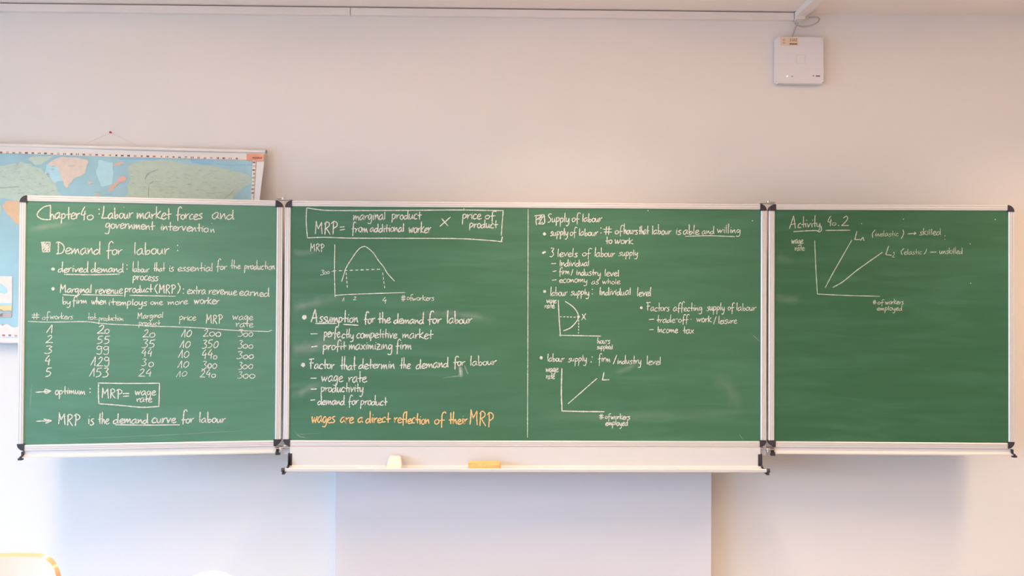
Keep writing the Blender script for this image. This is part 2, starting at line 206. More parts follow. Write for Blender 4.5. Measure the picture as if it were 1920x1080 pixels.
MID = [
 ('chalk_line', 'chalk box around the MRP formula', 2.2, 'w',
  line(574.9,389.7,596,392.8,627.5,394.7,763,394.4,859,393.7,943.6,395) + line(943.6,395,941.5,420,939.8,442) + line(942,444,940,452) + line(942,453.2,914,450.6,859,447.5,750,446.8,658,446.5,611,445,576.5,446) + line(574.9,389.7,574.2,416,576.5,446)
  + [('row', 'formula written inside the chalk box')] + W('MRP',590.5,632.5,438.8,None,12,24) + line(637.4,426,646,425.2) + line(637.6,431.3,646.5,430) + W('marginal',662,723,413,411.5,10,15.5,7) + W('product',733.8,789.5,411,None,9.5,15.5,6)
  + W('from',659,689.5,435.5,None,9.5,18,13) + W('additional',693,758,435,434.5,8.5,16) + W('worker',766,807.5,437,436,10,20) + line(825,424.4,844.6,406.9) + line(828.2,410,839.7,423.3)
  + W('price',866.5,902,410.7,None,9.5,15,10) + W('of',908.6,927.7,410.7,None,8.5,14.7,12) + W('product',879.6,932.5,426.5,428,9,15,4.5)),
 ('chalk_diagram', 'chalk graph of MRP against number of workers with dashed lines', 1.9, 'w',
  W('MRP',581.7,607.5,471.5,None,7,14.5) + line(627.8,458.6,627.2,510,628.2,556.9) + line(628.2,554,660,551.8,759.5,548.5)
  + line(640.7,528,645,513.8,649.8,500.6,658,487.4,667.8,473,676,464.6,683.3,462.2,689.3,464.6,700,474.2,709.7,488.6,719.3,500.6,726.5,512.5,739.6,527)
  + num('3',600.7,608,506.5,515.5) + W('oo',607,618,514,None,5) + line(622,508.8,630.6,507.3) + dashes(635.4,507.7,716.9,504.6,8) + dashes(649,511.3,651.5,542.5,4) + dashes(717.6,511.4,721.7,543.7,4)
  + num('1',641,646,557.5,565) + num('2',662,669,556.5,562.5) + num('4',716.9,726,557,568.8) + num('#',751.6,761,553,564.5) + W('of',762.5,773,562.5,None,5.5,11,4) + W('workers',772.5,814,563.4,None,6,11.5)),
 ('chalk_line', 'chalk line "Assumption for the demand for labour"', 2.4, 'w',
  dots((570.7,595,4.6)) + W('Assumption',583.4,671.5,603.8,605,10,25,7) + line(591.3,606.6,630.8,606.3) + line(643.9,608.2,672,609.8) + W('for',682.4,703,606.3,None,9.5,22,5)
  + W('the',708.4,732,606.3,None,9.5,21) + W('demand',738,795,607,None,9,21) + W('for',802,827,606.5,None,9.8,24,4) + W('labour',837,884.5,606.8,None,9.5,23.5)),
 ('chalk_line', 'chalk line "- perfectly competitive market"', 2.1, 'w',
  line(582.4,626,595.4,625.8) + W('perfe',606.9,637.6,632.5,None,10,20,7) + W('ctly',640.2,663.8,634.2,None,8.5,19,6) + W('competitive',668.3,744.5,633.5,634.3,9.3,18,6) + W('market',753.6,811,634.4,None,9.5,18.5)),
 ('chalk_line', 'chalk line "- profit maximizing firm"', 2.1, 'w',
  line(584,650.4,594.9,649.2) + W('profit',604.8,648.5,655.7,None,9,18,8.5) + W('maximizing',653.8,736,655.2,None,10,20,9.5) + W('firm',742,771.5,654.7,None,9.5,18,16)),
 ('chalk_line', 'chalk line "Factor that determine the demand for labour"', 2.3, 'w',
  dots((568.5,684,4.2)) + W('Factor',578.8,627,691.3,691.3,9.5,18.5) + W('that',637.6,667,693.5,None,9.5,26) + W('determin',672,740.3,691.3,None,9.3,21) + W('the',749.6,769.5,691.8,None,9,21) + W('demand',779.7,841,691,688.5,9.3,19)
  + W('for',850,871.5,686,None,8.5,20,11) + W('labour',880.7,930.3,685.8,684,8,19.5)),
 ('chalk_line', 'chalk line "- wage rate"', 2.2, 'w', line(582.4,709.2,593.9,709) + W('wage',602.2,643,715.2,None,10.5,20,7.5) + W('rate',652.7,687.3,716.8,None,10,22)),
 ('chalk_line', 'chalk line "- productivity"', 2.2, 'w', line(583,729.8,593.9,729.3) + W('productivity',601,681.5,735,None,9.3,17.5,8)),
 ('chalk_line', 'chalk line "- demand for product"', 2.2, 'w', line(582.2,750.4,591,749.4) + W('demand',595.4,646.5,758.5,None,8.5,18) + W('for',652.7,671.7,758.4,None,8.5,19,9) + W('product',675.6,725.3,759.5,None,8.5,18.5,7)),
 ('chalk_line', 'orange chalk line "wages are a direct reflection of their MRP"', 2.4, 'o',
  W('wages',583.9,628,792.5,None,12.5,20,6.5) + W('are',637.3,663,792.7,None,10.5) + W('a',670,681,791.8,None,10.5) + W('direct',685.3,731,792.2,None,9.5,21.5)
  + W('reflection',738.7,805.5,792.5,795.5,10,22,7) + W('of',813.8,833.2,794.6,None,9,25,12.5) + W('their',841,876,795,None,10,21.5) + W('MRP',880.6,925,796.8,800.5,14,28)),
 ('chalk_line', 'vertical chalk line dividing the middle board', 1.7, 'w', line(990.3,392,990,500,989.6,660,989,820)),
 ('chalk_line', 'chalk square with a 2 in front of the heading Supply of labour', 2.0, 'w',
  line(1002,404.8,1020,402.7) + line(1020,402.7,1020.7,418.5,1009,419.6) + line(1005.4,406,1005,414,1006,421.8) + straight(1010,412,1014,407,1018,406,1011,417,1018,417) + line(1006,412,1016,404)
  + [('row', 'chalk heading words Supply of labour')] + W('Supply',1026.2,1068,416.9,None,8.5,16.5,7) + W('of',1071.6,1086,415.8,None,7.5,16.5,9.5) + W('labour',1091.2,1128.5,416.3,None,8,17)),
 ('chalk_line', 'chalk line "supply of labour: # of hours that labour is able and willing to work"', 2.0, 'w',
  dots((1020.7,438.5,3.2)) + W('supply',1031.6,1065.5,442,None,8,14,6.5) + W('of',1068.3,1080,441.5,None,7,15.5,9) + W('labour',1084.7,1121,442,None,8,14.5) + colon(1126.8,427.6,436.8) + num('#',1131.2,1148,424.5,440)
  + W('of',1152.5,1167,438.7,None,7,19,7) + W('hours',1168.9,1195.5,438.7,None,8,18.5) + W('that',1197.3,1216,439.3,None,8,17.5) + W('labour',1221.8,1258.5,439.3,None,8,18) + W('is',1266.6,1277,439.3,None,8.5)
  + W('able',1280.3,1311,439.5,None,8,19) + W('and',1315.3,1339.5,438.8,None,7,16.5) + W('willing',1344.3,1389,437,437,7,17,6.5) + line(1284.7,443,1330,442,1377.7,443.6)
  + [('row', 'second row reading to work')] + W('to',1135,1147.8,457.3,None,7.5,15) + W('work',1152,1186.5,457.3,None,7.5,12)),
 ('chalk_line', 'chalk line "3 levels of labour supply"', 1.9, 'w',
  dots((1018.5,474,2.2),(1021.5,472.6,2.2)) + num('3',1030.4,1039,465,481.3) + W('levels',1044.4,1083,481,None,7.5,15.5) + W('of',1091,1107.5,480.6,None,7,16.5,10) + W('labour',1114.4,1152.5,481.3,None,8,17) + W('supply',1160,1196.5,479.4,None,7,12,6)),
 ('chalk_line', 'chalk line "- individual"', 1.9, 'w', line(1033.8,494.4,1042.3,494) + W('Individual',1048.8,1105,499,None,7.5,12.5)),
 ('chalk_line', 'chalk line "- firm/industry level"', 1.9, 'w', line(1036.3,509,1043,507.8) + W('firm',1048,1067.7,514.6,None,7,13,9) + line(1070.6,516.3,1074.4,505) + W('industry',1079.4,1126.5,515.6,517,7.5,12.5,7.5) + W('level',1133,1161,518,None,7.5,13)),
 ('chalk_line', 'chalk line "- economy as whole"', 1.9, 'w', line(1035,525.6,1043,524.4) + W('economy',1048,1102,529.8,None,7,12,6) + W('as',1108.8,1122.5,532.5,None,5.8) + W('whole',1128.8,1163,532.5,None,6,10.5)),
 ('chalk_line', 'chalk line "labour supply: individual level"', 1.9, 'w',
  dots((1021.3,546.3,3)) + W('labour',1031.3,1063.5,554.4,None,7.5,18) + W('supply',1070,1105,553.5,None,7.5,12,6.5) + colon(1110.6,542.5,551) + W('Individual',1123.8,1183,553.2,None,8,14.5) + W('level',1193.8,1221,555.4,None,8.5,16.5)),
 ('chalk_diagram', 'chalk graph of wage rate against hours supplied with bent curve', 2.1, 'w',
  W('wage',1024.3,1043.3,568.2,None,6,11,5) + W('rate',1020.8,1039.8,578,None,6,11) + line(1046.8,562.6,1048.5,600,1051,630.4) + line(1048.8,628.5,1126.2,630.2)
  + line(1060,565.2,1070.2,571.8,1077.3,578.4,1082.9,586.6,1084.7,594.2,1082.9,599.8,1076.3,608.5,1068.1,615.6,1056.4,620.2) + dots((1084.7,594,2.9))
  + dashes(1050.3,593.9,1082,594.7,5,.5) + dashes(1085.1,600,1084.7,628,5,.5) + line(1091.6,589,1098.2,599.3) + line(1098.2,588,1090.5,599.8) + W('hours',1119.6,1143.7,644,None,6.5,12.5) + W('supplied',1119,1148.8,654.3,None,5.5,8.5,4)),
 ('chalk_line', 'chalk line "Factors affecting supply of labour"', 1.9, 'w',
  dots((1202.5,577,2.7)) + W('Factors',1211,1255,583.2,None,7.5,16) + W('affecting',1261.9,1317,583,None,7.2,17,6) + W('supply',1325,1359,582,None,7.5,13.5,7) + W('of',1363.8,1376,582.2,None,6.8,15,12) + W('labour',1380,1417.5,582.5,None,7,14)),
 ('chalk_line', 'chalk line "- trade-off: work/leisure"', 1.9, 'w', line(1216.6,599.4,1226,598.5) + W('trade-off',1231,1290.5,605,None,7,15,6) + dots((1295.6,598.8,.8)) + W('work',1305.6,1334,604,None,7.3,12.3) + line(1338,607.5,1343,593) + W('leisure',1346.3,1381.5,606.5,None,7,15)),
 ('chalk_line', 'chalk line "- income tax"', 1.9, 'w', line(1217.5,618,1225.6,617.9) + W('Income',1232.5,1271,623.8,None,7.5,11.5) + W('tax',1280,1301,625,None,7.5,15)),
 ('chalk_line', 'chalk line "labour supply: firm/industry level"', 1.9, 'w',
  dots((1014.8,670.8,3.1)) + W('labour',1025.8,1058.3,678,None,7.3,16) + W('supply',1065.3,1100.7,678,None,7,12.5,8) + dots((1108.3,678.7,1.2),(1110.5,669.4,1.2)) + W('firm',1121.3,1144.5,678.5,None,7.5,15,13) + line(1150,682.3,1156.4,665.8)
  + W('industry',1156.5,1202.6,682,None,7.2,16,7) + W('level',1211.7,1239.3,683.5,None,7.5,15.5)),
 ('chalk_diagram', 'chalk graph of wage rate against workers employed with one rising line L', 2.3, 'w',
  W('wage',1023,1046.8,697.5,None,7,13,4.5) + W('rate',1023.7,1040,710.3,None,6.5,12) + line(1053.5,690.9,1052.5,735,1053.8,770.5,1053.8,770.5,1090,771.5,1132.7,772) + line(1065.3,756.9,1119.5,709.3)
  + straight(1132.5,698,1129.6,712.4,1142,712) + num('#',1122.7,1132.5,776.3,786.5) + W('of',1134.2,1144,785,None,5.5,10,8.5) + W('workers',1145,1181,786.3,None,6,11) + W('employed',1134.9,1177.5,798,None,6.5,11,5.5)),
]
RIGHT = [
 ('chalk_line', 'chalk heading "Activity 40.2" underlined', 1.9, 'w',
  W('Activity',1480.3,1538.5,428.7,425,8,23.5,7) + line(1539,423,1540.3,431,1536,434.8,1530,432.3,1510,433,1487.8,434.4) + num('4',1551,1560.5,405.3,424) + W('o',1559,1568.6,423,None,5.5) + dots((1572.2,422.7,1.1)) + num('2',1577.3,1592.5,404.8,423)
  + line(1548.3,431.9,1593.8,431.6)),
 ('chalk_diagram', 'chalk graph of wage rate against workers employed with two rising lines L1 and L2', 2.0, 'w',
  W('wage',1483.6,1505.8,456.9,None,6.8,12,4) + W('rate',1490,1508.2,469.8,None,6.3,11) + line(1527.5,451.2,1529.5,500,1532.6,551.2,1532.6,551.2,1583,553.8,1649.5,555.6) + line(1547.4,539,1562.7,510.4,1597.2,449.9)
  + line(1561.4,539,1580.6,528,1608.7,505.3,1654.6,472.9) + straight(1606.4,433.9,1602.7,449.4,1612.5,448.9) + straight(1613.4,450.8,1618,444.7,1620,451) + straight(1666,461.3,1660.9,477.5,1671.7,478.7) + num('2',1672.3,1678.3,473.3,482.9)
  + num('#',1636.2,1643.5,562.7,570.8) + W('of',1645,1656.5,570.4,None,5,10,6) + W('workers',1659.5,1694,570.4,None,5.5,11) + W('employed',1643.9,1691.8,582,None,5.5,9,5)),
 ('chalk_line', 'chalk note "(inelastic) -> skilled"', 1.7, 'w',
  line(1641,430.8,1635.7,438,1636.3,445.8) + W('inelastic',1640,1685,442.8,None,5.5,11) + line(1693.2,430.8,1694.4,438,1689.6,447.6) + line(1701.6,438.6,1717,437.5) + straight(1714.2,435,1717.8,437.4,1713.6,439.8)
  + W('skilled',1723.8,1764.2,440.4,None,7,12) + dots((1771.7,442.2,.9),(1771.7,448.7,.9))),
 ('chalk_line', 'chalk note "(elastic) -> unskilled"', 1.7, 'w',
  line(1695,465.5,1689.6,471.5,1691.4,477.5) + W('elastic',1694.5,1728.8,476.9,None,5.5,10.5) + line(1737.5,466.7,1736,472,1732.2,476.9) + line(1743.5,472.9,1755.5,472.5) + W('unskilled',1761,1804.8,475.7,None,5.8,12)),
]
SPECKS = [('left', 232.5,388.5,.9),('left',397,419,.8),('mid',870,391.5,1.0),('mid',1411,414,1.2),('mid',1215,395,1.1),('right',1615.5,419.5,.9),('right',1694,411,.9),('right',1819,457.5,.9),('right',1866,411.5,1.2),('right',1820,531,.9)]
# ---------------------------------------------------------------- helpers
def at(px, py, Y):
    """Point on the plane y = Y seen at a pixel of the 1920x1080 photograph."""
    d = fw + (px - 960) / F * RT - (py - 540) / F * UP
    return CAM + d * ((Y - CAM.y) / d.y)
def px_of(P):
    d = Vector(P) - CAM; z = d.dot(fw)
    return (960 + F * d.dot(RT) / z, 540 - F * d.dot(UP) / z)
def nodes(m):
    m.use_nodes = True; return m.node_tree.nodes, m.node_tree.links
def mat(name, col, rough=.5, metal=0, spec=.5, bump=0, bscale=200, var=0, vscale=4, coat=0, emit=None):
    m = bpy.data.materials.new(name); N, L = nodes(m); b = N['Principled BSDF']
    b.inputs['Base Color'].default_value = (*col, 1); b.inputs['Roughness'].default_value = rough
    b.inputs['Metallic'].default_value = metal; b.inputs['Specular IOR Level'].default_value = spec
    if coat: b.inputs['Coat Weight'].default_value = coat; b.inputs['Coat Roughness'].default_value = .12
    if emit: b.inputs['Emission Color'].default_value = (*emit[0], 1); b.inputs['Emission Strength'].default_value = emit[1]
    tc = N.new('ShaderNodeTexCoord')
    n = N.new('ShaderNodeTexNoise'); n.inputs['Scale'].default_value = vscale; n.inputs['Detail'].default_value = 5
    L.new(tc.outputs['Object'], n.inputs['Vector'])
    r = N.new('ShaderNodeMix'); r.data_type = 'RGBA'
    r.inputs['A'].default_value = (*[c * (1 - var) for c in col], 1); r.inputs['B'].default_value = (*[min(1, c * (1 + var)) for c in col], 1)
    L.new(n.outputs['Fac'], r.inputs['Factor']); L.new(r.outputs['Result'], b.inputs['Base Color'])
    if bump:
        n2 = N.new('ShaderNodeTexNoise'); n2.inputs['Scale'].default_value = bscale; n2.inputs['Detail'].default_value = 4
        bp = N.new('ShaderNodeBump'); bp.inputs['Strength'].default_value = bump; bp.inputs['Distance'].default_value = .002
        L.new(tc.outputs['Object'], n2.inputs['Vector']); L.new(n2.outputs['Fac'], bp.inputs['Height']); L.new(bp.outputs['Normal'], b.inputs['Normal'])
    return m
M = {}
M['wall'] = mat('wall_paint', (.80, .762, .732), .85, spec=.2, bump=.15, bscale=260, var=.012, vscale=1.5)
M['warmwall'] = mat('warm_wall_paint', (.66, .54, .44), .85, spec=.2, var=.012)
M['ceiling'] = mat('ceiling_paint', (.90, .81, .755), .9, spec=.15, var=.01)
M['floor'] = mat('floor_linoleum', (.34, .30, .27), .45, var=.12, vscale=9)
M['trunk'] = mat('cream_plastic', (.84, .775, .73), .45, var=.01)
M['panel'] = mat('pale_grey_laminate', (.70, .69, .72), .5, spec=.35, var=.01)
M['alu'] = mat('brushed_aluminium', (.71, .685, .67), .38, metal=.3, var=.03, vscale=30)
M['dark'] = mat('charcoal_plastic', (.035, .032, .04), .42, var=.15, vscale=60)
M['steel'] = mat('zinc_plated_steel', (.62, .60, .56), .3, metal=.9, var=.08, vscale=50)
M['tray'] = mat('white_coated_aluminium', (.62, .605, .60), .35, spec=.5, var=.02, vscale=20)
M['groove'] = mat('rail_groove', (.45, .43, .42), .6)
M['sponge'] = mat('yellow_sponge', (.84, .52, .20), .95, spec=.1, bump=1.0, bscale=160, var=.2, vscale=90)
M['cloth'] = mat('peach_cloth', (.84, .66, .56), .95, spec=.1, bump=.6, bscale=250, var=.06, vscale=40)
M['chalk'] = mat('white_chalk_stick', (.88, .87, .84), .9, spec=.1, var=.04, vscale=80)
M['ychalk'] = mat('yellow_chalk_stick', (.88, .83, .55), .9, spec=.1, var=.05, vscale=80)
M['apwhite'] = mat('white_router_plastic', (.78, .76, .78), .4, var=.01)
M['apline'] = mat('router_outline', (.62, .60, .62), .5)
M['sticker'] = mat('cream_sticker', (.80, .62, .47), .6, var=.03, vscale=80)
M['ink'] = mat('brown_ink', (.30, .17, .10), .7)
M['grey'] = mat('grey_print', (.25, .21, .20), .6)
M['cable'] = mat('grey_cable', (.50, .44, .40), .5)
M['led'] = mat('white_led', (.9, .9, .9), .4, emit=((1, 1, 1), 1.2))
M['wood'] = mat('varnished_beech', (.64, .40, .21), .3, bump=.1, bscale=60, var=.10, vscale=14, coat=.6)
M['beech_sheen'] = mat('beech_with_painted_sheen', (.66, .56, .46), .28, bump=.05, bscale=60, var=.05, vscale=10, coat=.5)  # beech paled so the window's sheen is in the colour
M['chrome'] = mat('chair_steel', (.55, .55, .56), .25, metal=.9)
M['wplastic'] = mat('white_chair_plastic', (.88, .88, .88), .35, var=.01)
M['red'] = mat('red_pin', (.55, .04, .04), .35)
M['string'] = mat('pale_thread', (.62, .55, .50), .7)
M['lampbody'] = mat('white_lamp_metal', (.8, .8, .78), .4)
M['diff'] = mat('lamp_diffuser', (.9, .88, .82), .5, emit=((1, .75, .5), 3.0))
M['winframe'] = mat('white_window_frame', (.8, .8, .8), .4)
g = bpy.data.materials.new('window_glass'); N, L = nodes(g); b = N['Principled BSDF']
b.inputs['Transmission Weight'].default_value = 1; b.inputs['Roughness'].default_value = 0; b.inputs['Base Color'].default_value = (.96, .98, 1, 1); b.inputs['IOR'].default_value = 1.1
M['glass'] = g
# green board enamel with wiped chalk dust, plus an even painted daylight lift
def board_mat(name, green, daylight_lift):
    m = bpy.data.materials.new(name); N, L = nodes(m); b = N['Principled BSDF']
    tc = N.new('ShaderNodeTexCoord'); mp = N.new('ShaderNodeMapping'); mp.inputs['Scale'].default_value = (1.1, 1, 9)
    L.new(tc.outputs['Object'], mp.inputs['Vector'])
    a = N.new('ShaderNodeTexNoise'); a.inputs['Scale'].default_value = 2.2; a.inputs['Detail'].default_value = 6; a.inputs['Distortion'].default_value = .6
    c = N.new('ShaderNodeTexNoise'); c.inputs['Scale'].default_value = 2.6; c.inputs['Detail'].default_value = 3
    L.new(mp.outputs['Vector'], a.inputs['Vector']); L.new(tc.outputs['Object'], c.inputs['Vector'])
    ra = N.new('ShaderNodeMapRange'); ra.inputs['From Min'].default_value = .42; ra.inputs['From Max'].default_value = .78; ra.inputs['To Max'].default_value = .22
    L.new(a.outputs['Fac'], ra.inputs['Value'])
    ad = N.new('ShaderNodeMath'); ad.operation = 'ADD'; ad.inputs[1].default_value = daylight_lift
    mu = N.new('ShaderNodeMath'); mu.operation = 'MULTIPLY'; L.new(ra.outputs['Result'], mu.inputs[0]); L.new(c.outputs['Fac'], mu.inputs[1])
    mx = N.new('ShaderNodeMix'); mx.data_type = 'RGBA'
    mx.inputs['A'].default_value = (*green, 1); mx.inputs['B'].default_value = (.19, .43, .33, 1)
    L.new(mu.outputs['Value'], ad.inputs[0]); L.new(ad.outputs['Value'], mx.inputs['Factor']); L.new(mx.outputs['Result'], b.inputs['Base Color'])
    b.inputs['Roughness'].default_value = .5; b.inputs['Specular IOR Level'].default_value = .35
    return m
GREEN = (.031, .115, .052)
M['board_left'] = board_mat('green_enamel_lit', GREEN, .30); M['board_mid'] = board_mat('green_enamel_half_lit', GREEN, .10); M['board_right'] = board_mat('green_enamel_unlit', GREEN, .0)  # even lightening, strongest on the left panel, stands in for the daylight falloff
def chalk_mat(name, col, lo, hi, fade=False, scale=420):
    m = bpy.data.materials.new(name); N, L = nodes(m); b = N['Principled BSDF']
    b.inputs['Base Color'].default_value = (*col, 1); b.inputs['Roughness'].default_value = .95; b.inputs['Specular IOR Level'].default_value = .1
    tc = N.new('ShaderNodeTexCoord'); n = N.new('ShaderNodeTexNoise'); n.inputs['Scale'].default_value = scale; n.inputs['Detail'].default_value = 3
    L.new(tc.outputs['Object'], n.inputs['Vector'])
    r = N.new('ShaderNodeMapRange'); r.inputs['From Min'].default_value = .35; r.inputs['From Max'].default_value = .6; r.inputs['To Min'].default_value = lo; r.inputs['To Max'].default_value = hi
    L.new(n.outputs['Fac'], r.inputs['Value']); out = r.outputs['Result']
    if fade:
        at_ = N.new('ShaderNodeAttribute'); at_.attribute_name = 'fade'
        mu = N.new('ShaderNodeMath'); mu.operation = 'MULTIPLY'; L.new(out, mu.inputs[0]); L.new(at_.outputs['Fac'], mu.inputs[1]); out = mu.outputs['Value']
    L.new(out, b.inputs['Alpha'])
    return m
M['w'] = chalk_mat('white_chalk_marks', (.76, .77, .69), .42, .98)
M['thin'] = chalk_mat('thin_chalk_marks', (.66, .70, .56), .4, .85)
M['o'] = chalk_mat('orange_chalk_marks', (.92, .58, .26), .6, 1.0)
M['dust'] = chalk_mat('wiped_chalk_dust', (.62, .68, .60), .22, .5, True, 28)

coll = sc.collection
def tag(o, label=None, cat=None, group=None, kind=None):
    if label: o['label'] = label
    if cat: o['category'] = cat
    if group: o['group'] = group
    if kind: o['kind'] = kind
    return o
class Thing:
    """An Empty at the thing's base; the parts' vertices are given in world space."""
    def __init__(s, name, loc, label, cat, group=None, kind=None):
        s.o = bpy.data.objects.new(name, None); s.o.empty_display_size = .05; coll.objects.link(s.o); s.o.location = loc; s.L = Vector(loc)
        tag(s.o, label, cat, group, kind)
    def part(s, name, bm, m, parent=None, label=None, smooth=False, kind=None):
        bmesh.ops.translate(bm, verts=bm.verts, vec=-s.L)
        o = mesh_obj(name, bm, m, smooth); o.parent = parent or s.o
        return tag(o, label, kind=kind)
def mesh_obj(name, bm, m, smooth=False):
    me = bpy.data.meshes.new(name)
    for x in (m if isinstance(m, (list, tuple)) else [m]): me.materials.append(x)
    if smooth is not None:
        for f in bm.faces: f.smooth = bool(smooth)
    bm.to_mesh(me); bm.free()
    o = bpy.data.objects.new(name, me); coll.objects.link(o)
    if smooth:
        try: me.set_sharp_from_angle(angle=math.radians(40))
        except Exception: pass
    return o
def solo(name, bm, m, label=None, cat=None, kind=None, smooth=False, group=None, base=None):
    if base is None:
        xs = [v.co for v in bm.verts]
        base = Vector((sum(v.x for v in xs)/len(xs), sum(v.y for v in xs)/len(xs), min(v.z for v in xs)))
    bmesh.ops.translate(bm, verts=bm.verts, vec=-Vector(base))
    o = mesh_obj(name, bm, m, smooth); o.location = base
    return tag(o, label, cat, group, kind)
def box(bm, a, b, bevel=0, mi=0):
    a, b = Vector(a), Vector(b); lo = Vector(map(min, a, b)); hi = Vector(map(max, a, b))
    vs = [bm.verts.new((x, y, z)) for x in (lo.x, hi.x) for y in (lo.y, hi.y) for z in (lo.z, hi.z)]
    fs = [bm.faces.new([vs[i] for i in f]) for f in ((0,1,3,2),(4,6,7,5),(0,4,5,1),(2,3,7,6),(0,2,6,4),(1,5,7,3))]
    for f in fs: f.material_index = mi
    if bevel:
        es = list({e for f in fs for e in f.edges})
        bmesh.ops.bevel(bm, geom=es, offset=bevel, segments=2, affect='EDGES', profile=.5)
    return bm
def nb(*a, **k): return box(bmesh.new(), *a, **k)
def prism(bm, prof, a, b, ex, ey, cap=True, mi=None):
    """Sweep the closed 2D profile (in directions ex, ey) from point a to point b."""
    A = [bm.verts.new(a + ex*p[0] + ey*p[1]) for p in prof]; B = [bm.verts.new(b + ex*p[0] + ey*p[1]) for p in prof]
    n = len(prof); fs = []
    for i in range(n):
        f = bm.faces.new((A[i], A[(i+1) % n], B[(i+1) % n], B[i])); f.material_index = mi[i] if mi else 0
    if cap: bm.faces.new(A[::-1]); bm.faces.new(B)
    bmesh.ops.recalc_face_normals(bm, faces=bm.faces)
    return bm
def tube(bm, pts, r, seg=8, cap=True):
    pts = [Vector(p) for p in pts]; rings = []
    up = Vector((0, 0, 1))
    for i, p in enumerate(pts):
        t = (pts[min(i+1, len(pts)-1)] - pts[max(i-1, 0)]).normalized()
        a = t.cross(up)
        if a.length < .05: a = t.cross(Vector((1, 0, 0)))
        a.normalize(); b = t.cross(a)
        rings.append([bm.verts.new(p + (a*math.cos(2*math.pi*k/seg) + b*math.sin(2*math.pi*k/seg)) * r) for k in range(seg)])
    for A, B in zip(rings, rings[1:]):
        for k in range(seg): bm.faces.new((A[k], A[(k+1) % seg], B[(k+1) % seg], B[k]))
    if cap: bm.faces.new(rings[0][::-1]); bm.faces.new(rings[-1])
    bmesh.ops.recalc_face_normals(bm, faces=bm.faces)
    return bm
def cyl(bm, c, axis, r, h, seg=20, r2=None):
    c, axis = Vector(c), Vector(axis).normalized(); r2 = r if r2 is None else r2
    q = axis.to_track_quat('Z', 'Y').to_matrix().to_4x4()
    bmesh.ops.create_cone(bm, cap_ends=True, segments=seg, radius1=r, radius2=r2, depth=h, matrix=Matrix.Translation(c + axis*h/2) @ q)
    return bm

# ---------------------------------------------------------------- the room
def struct(name, bm, m): return solo(name, bm, m, kind='structure')
struct('wall_front', nb((XL, WALL_Y, 0), (XR, WALL_Y + .15, CEIL)), M['wall'])
struct('wall_right', nb((XR, YB, 0), (XR + .15, WALL_Y, CEIL)), M['warmwall'])
struct('wall_back', nb((XL, YB - .15, 0), (XR, YB, CEIL)), M['warmwall'])
bm = bmesh.new()
box(bm, (XL - .2, YB, 0), (XL, WALL_Y, WZ0)); box(bm, (XL - .2, YB, WZ1), (XL, WALL_Y, CEIL))
ys = [YB] + [v for p in reversed(WINDOWS) for v in p] + [WALL_Y]
for a, b in zip(ys[::2], ys[1::2]): box(bm, (XL - .2, a, WZ0), (XL, b, WZ1))
struct('wall_left', bm, M['wall'])
struct('floor', nb((XL - .2, YB - .15, -.1), (XR + .15, WALL_Y + .15, 0)), M['floor'])
struct('ceiling', nb((XL - .2, YB - .15, CEIL), (XR + .15, WALL_Y + .15, CEIL + .1)), M['ceiling'])
for i, (a, b) in enumerate(WINDOWS):
    bm = bmesh.new(); t = .06; x0, x1 = XL - .15, XL - .09
    box(bm, (x0, a, WZ0), (x1, a + t, WZ1)); box(bm, (x0, b - t, WZ0), (x1, b, WZ1)); box(bm, (x0, a + t, WZ0), (x1, b - t, WZ0 + t)); box(bm, (x0, a + t, WZ1 - t), (x1, b - t, WZ1))
    box(bm, (x0, (a + b)/2 - .03, WZ0 + t), (x1, (a + b)/2 + .03, WZ1 - t))
    o = struct('window_%d' % (i + 1), bm, M['winframe'])
    for c, d in ((a + t, (a + b)/2 - .03), ((a + b)/2 + .03, b - t)):
        gb = nb((XL - .125, c, WZ0 + t), (XL - .115, d, WZ1 - t)); bmesh.ops.translate(gb, verts=gb.verts, vec=-o.location)
        p = mesh_obj('window_pane', gb, M['glass']); p.parent = o
bm = nb((XL, WALL_Y - .012, 0), (-.812, WALL_Y, .07)); box(bm, (.812, WALL_Y - .012, 0), (XR, WALL_Y, .07))
struct('baseboard_front', bm, M['trunk'])

# ceiling lamps, hung on thin wires, shining down; an added uplight warms the ceiling and upper wall
for i, (x, y) in enumerate(LAMPS):
    row = 'left' if x < -1 else 'right' if x > 1 else 'added middle'; pos = {-1.12: 'nearest the board', -3.2: 'halfway down the room', -5.2: 'at the back'}[y]
    z = LAMP_Z
    t = Thing('ceiling_lamp', (x, y, CEIL), 'long white hanging lamp of the %s row, %s' % (row, pos), 'lamp', 'ceiling lamps in three rows')
    bm = bmesh.new()
    for s in (-1, 1): box(bm, (x + s*.15, y - .62, z - .03), (x + s*.165, y + .62, z + .03)); box(bm, (x - .15, y + s*.605, z - .03), (x + .15, y + s*.62, z + .03))
    box(bm, (x - .15, y - .605, z - .002), (x + .15, y + .605, z + .002))
    t.part('housing', bm, M['lampbody'])
    t.part('diffuser', nb((x - .148, y - .603, z - .022), (x + .148, y + .603, z - .012)), M['diff'])
    for s in (-1, 1): t.part('hanging_wire', tube(bmesh.new(), [(x, y + s*.5, z + .001), (x, y + s*.5, CEIL)], .0015, 6), M['chrome'])
    area('lamp_light', (x, y, z - .031), (0, 0, 0), .28, 1.18, LAMP, LAMPCOL, LAMPSPREAD)
    area('added_uplight', (x, y, z + .031), (math.pi, 0, 0), .28, 1.18, ADDED_UPLIGHT, LAMPCOL, 170)

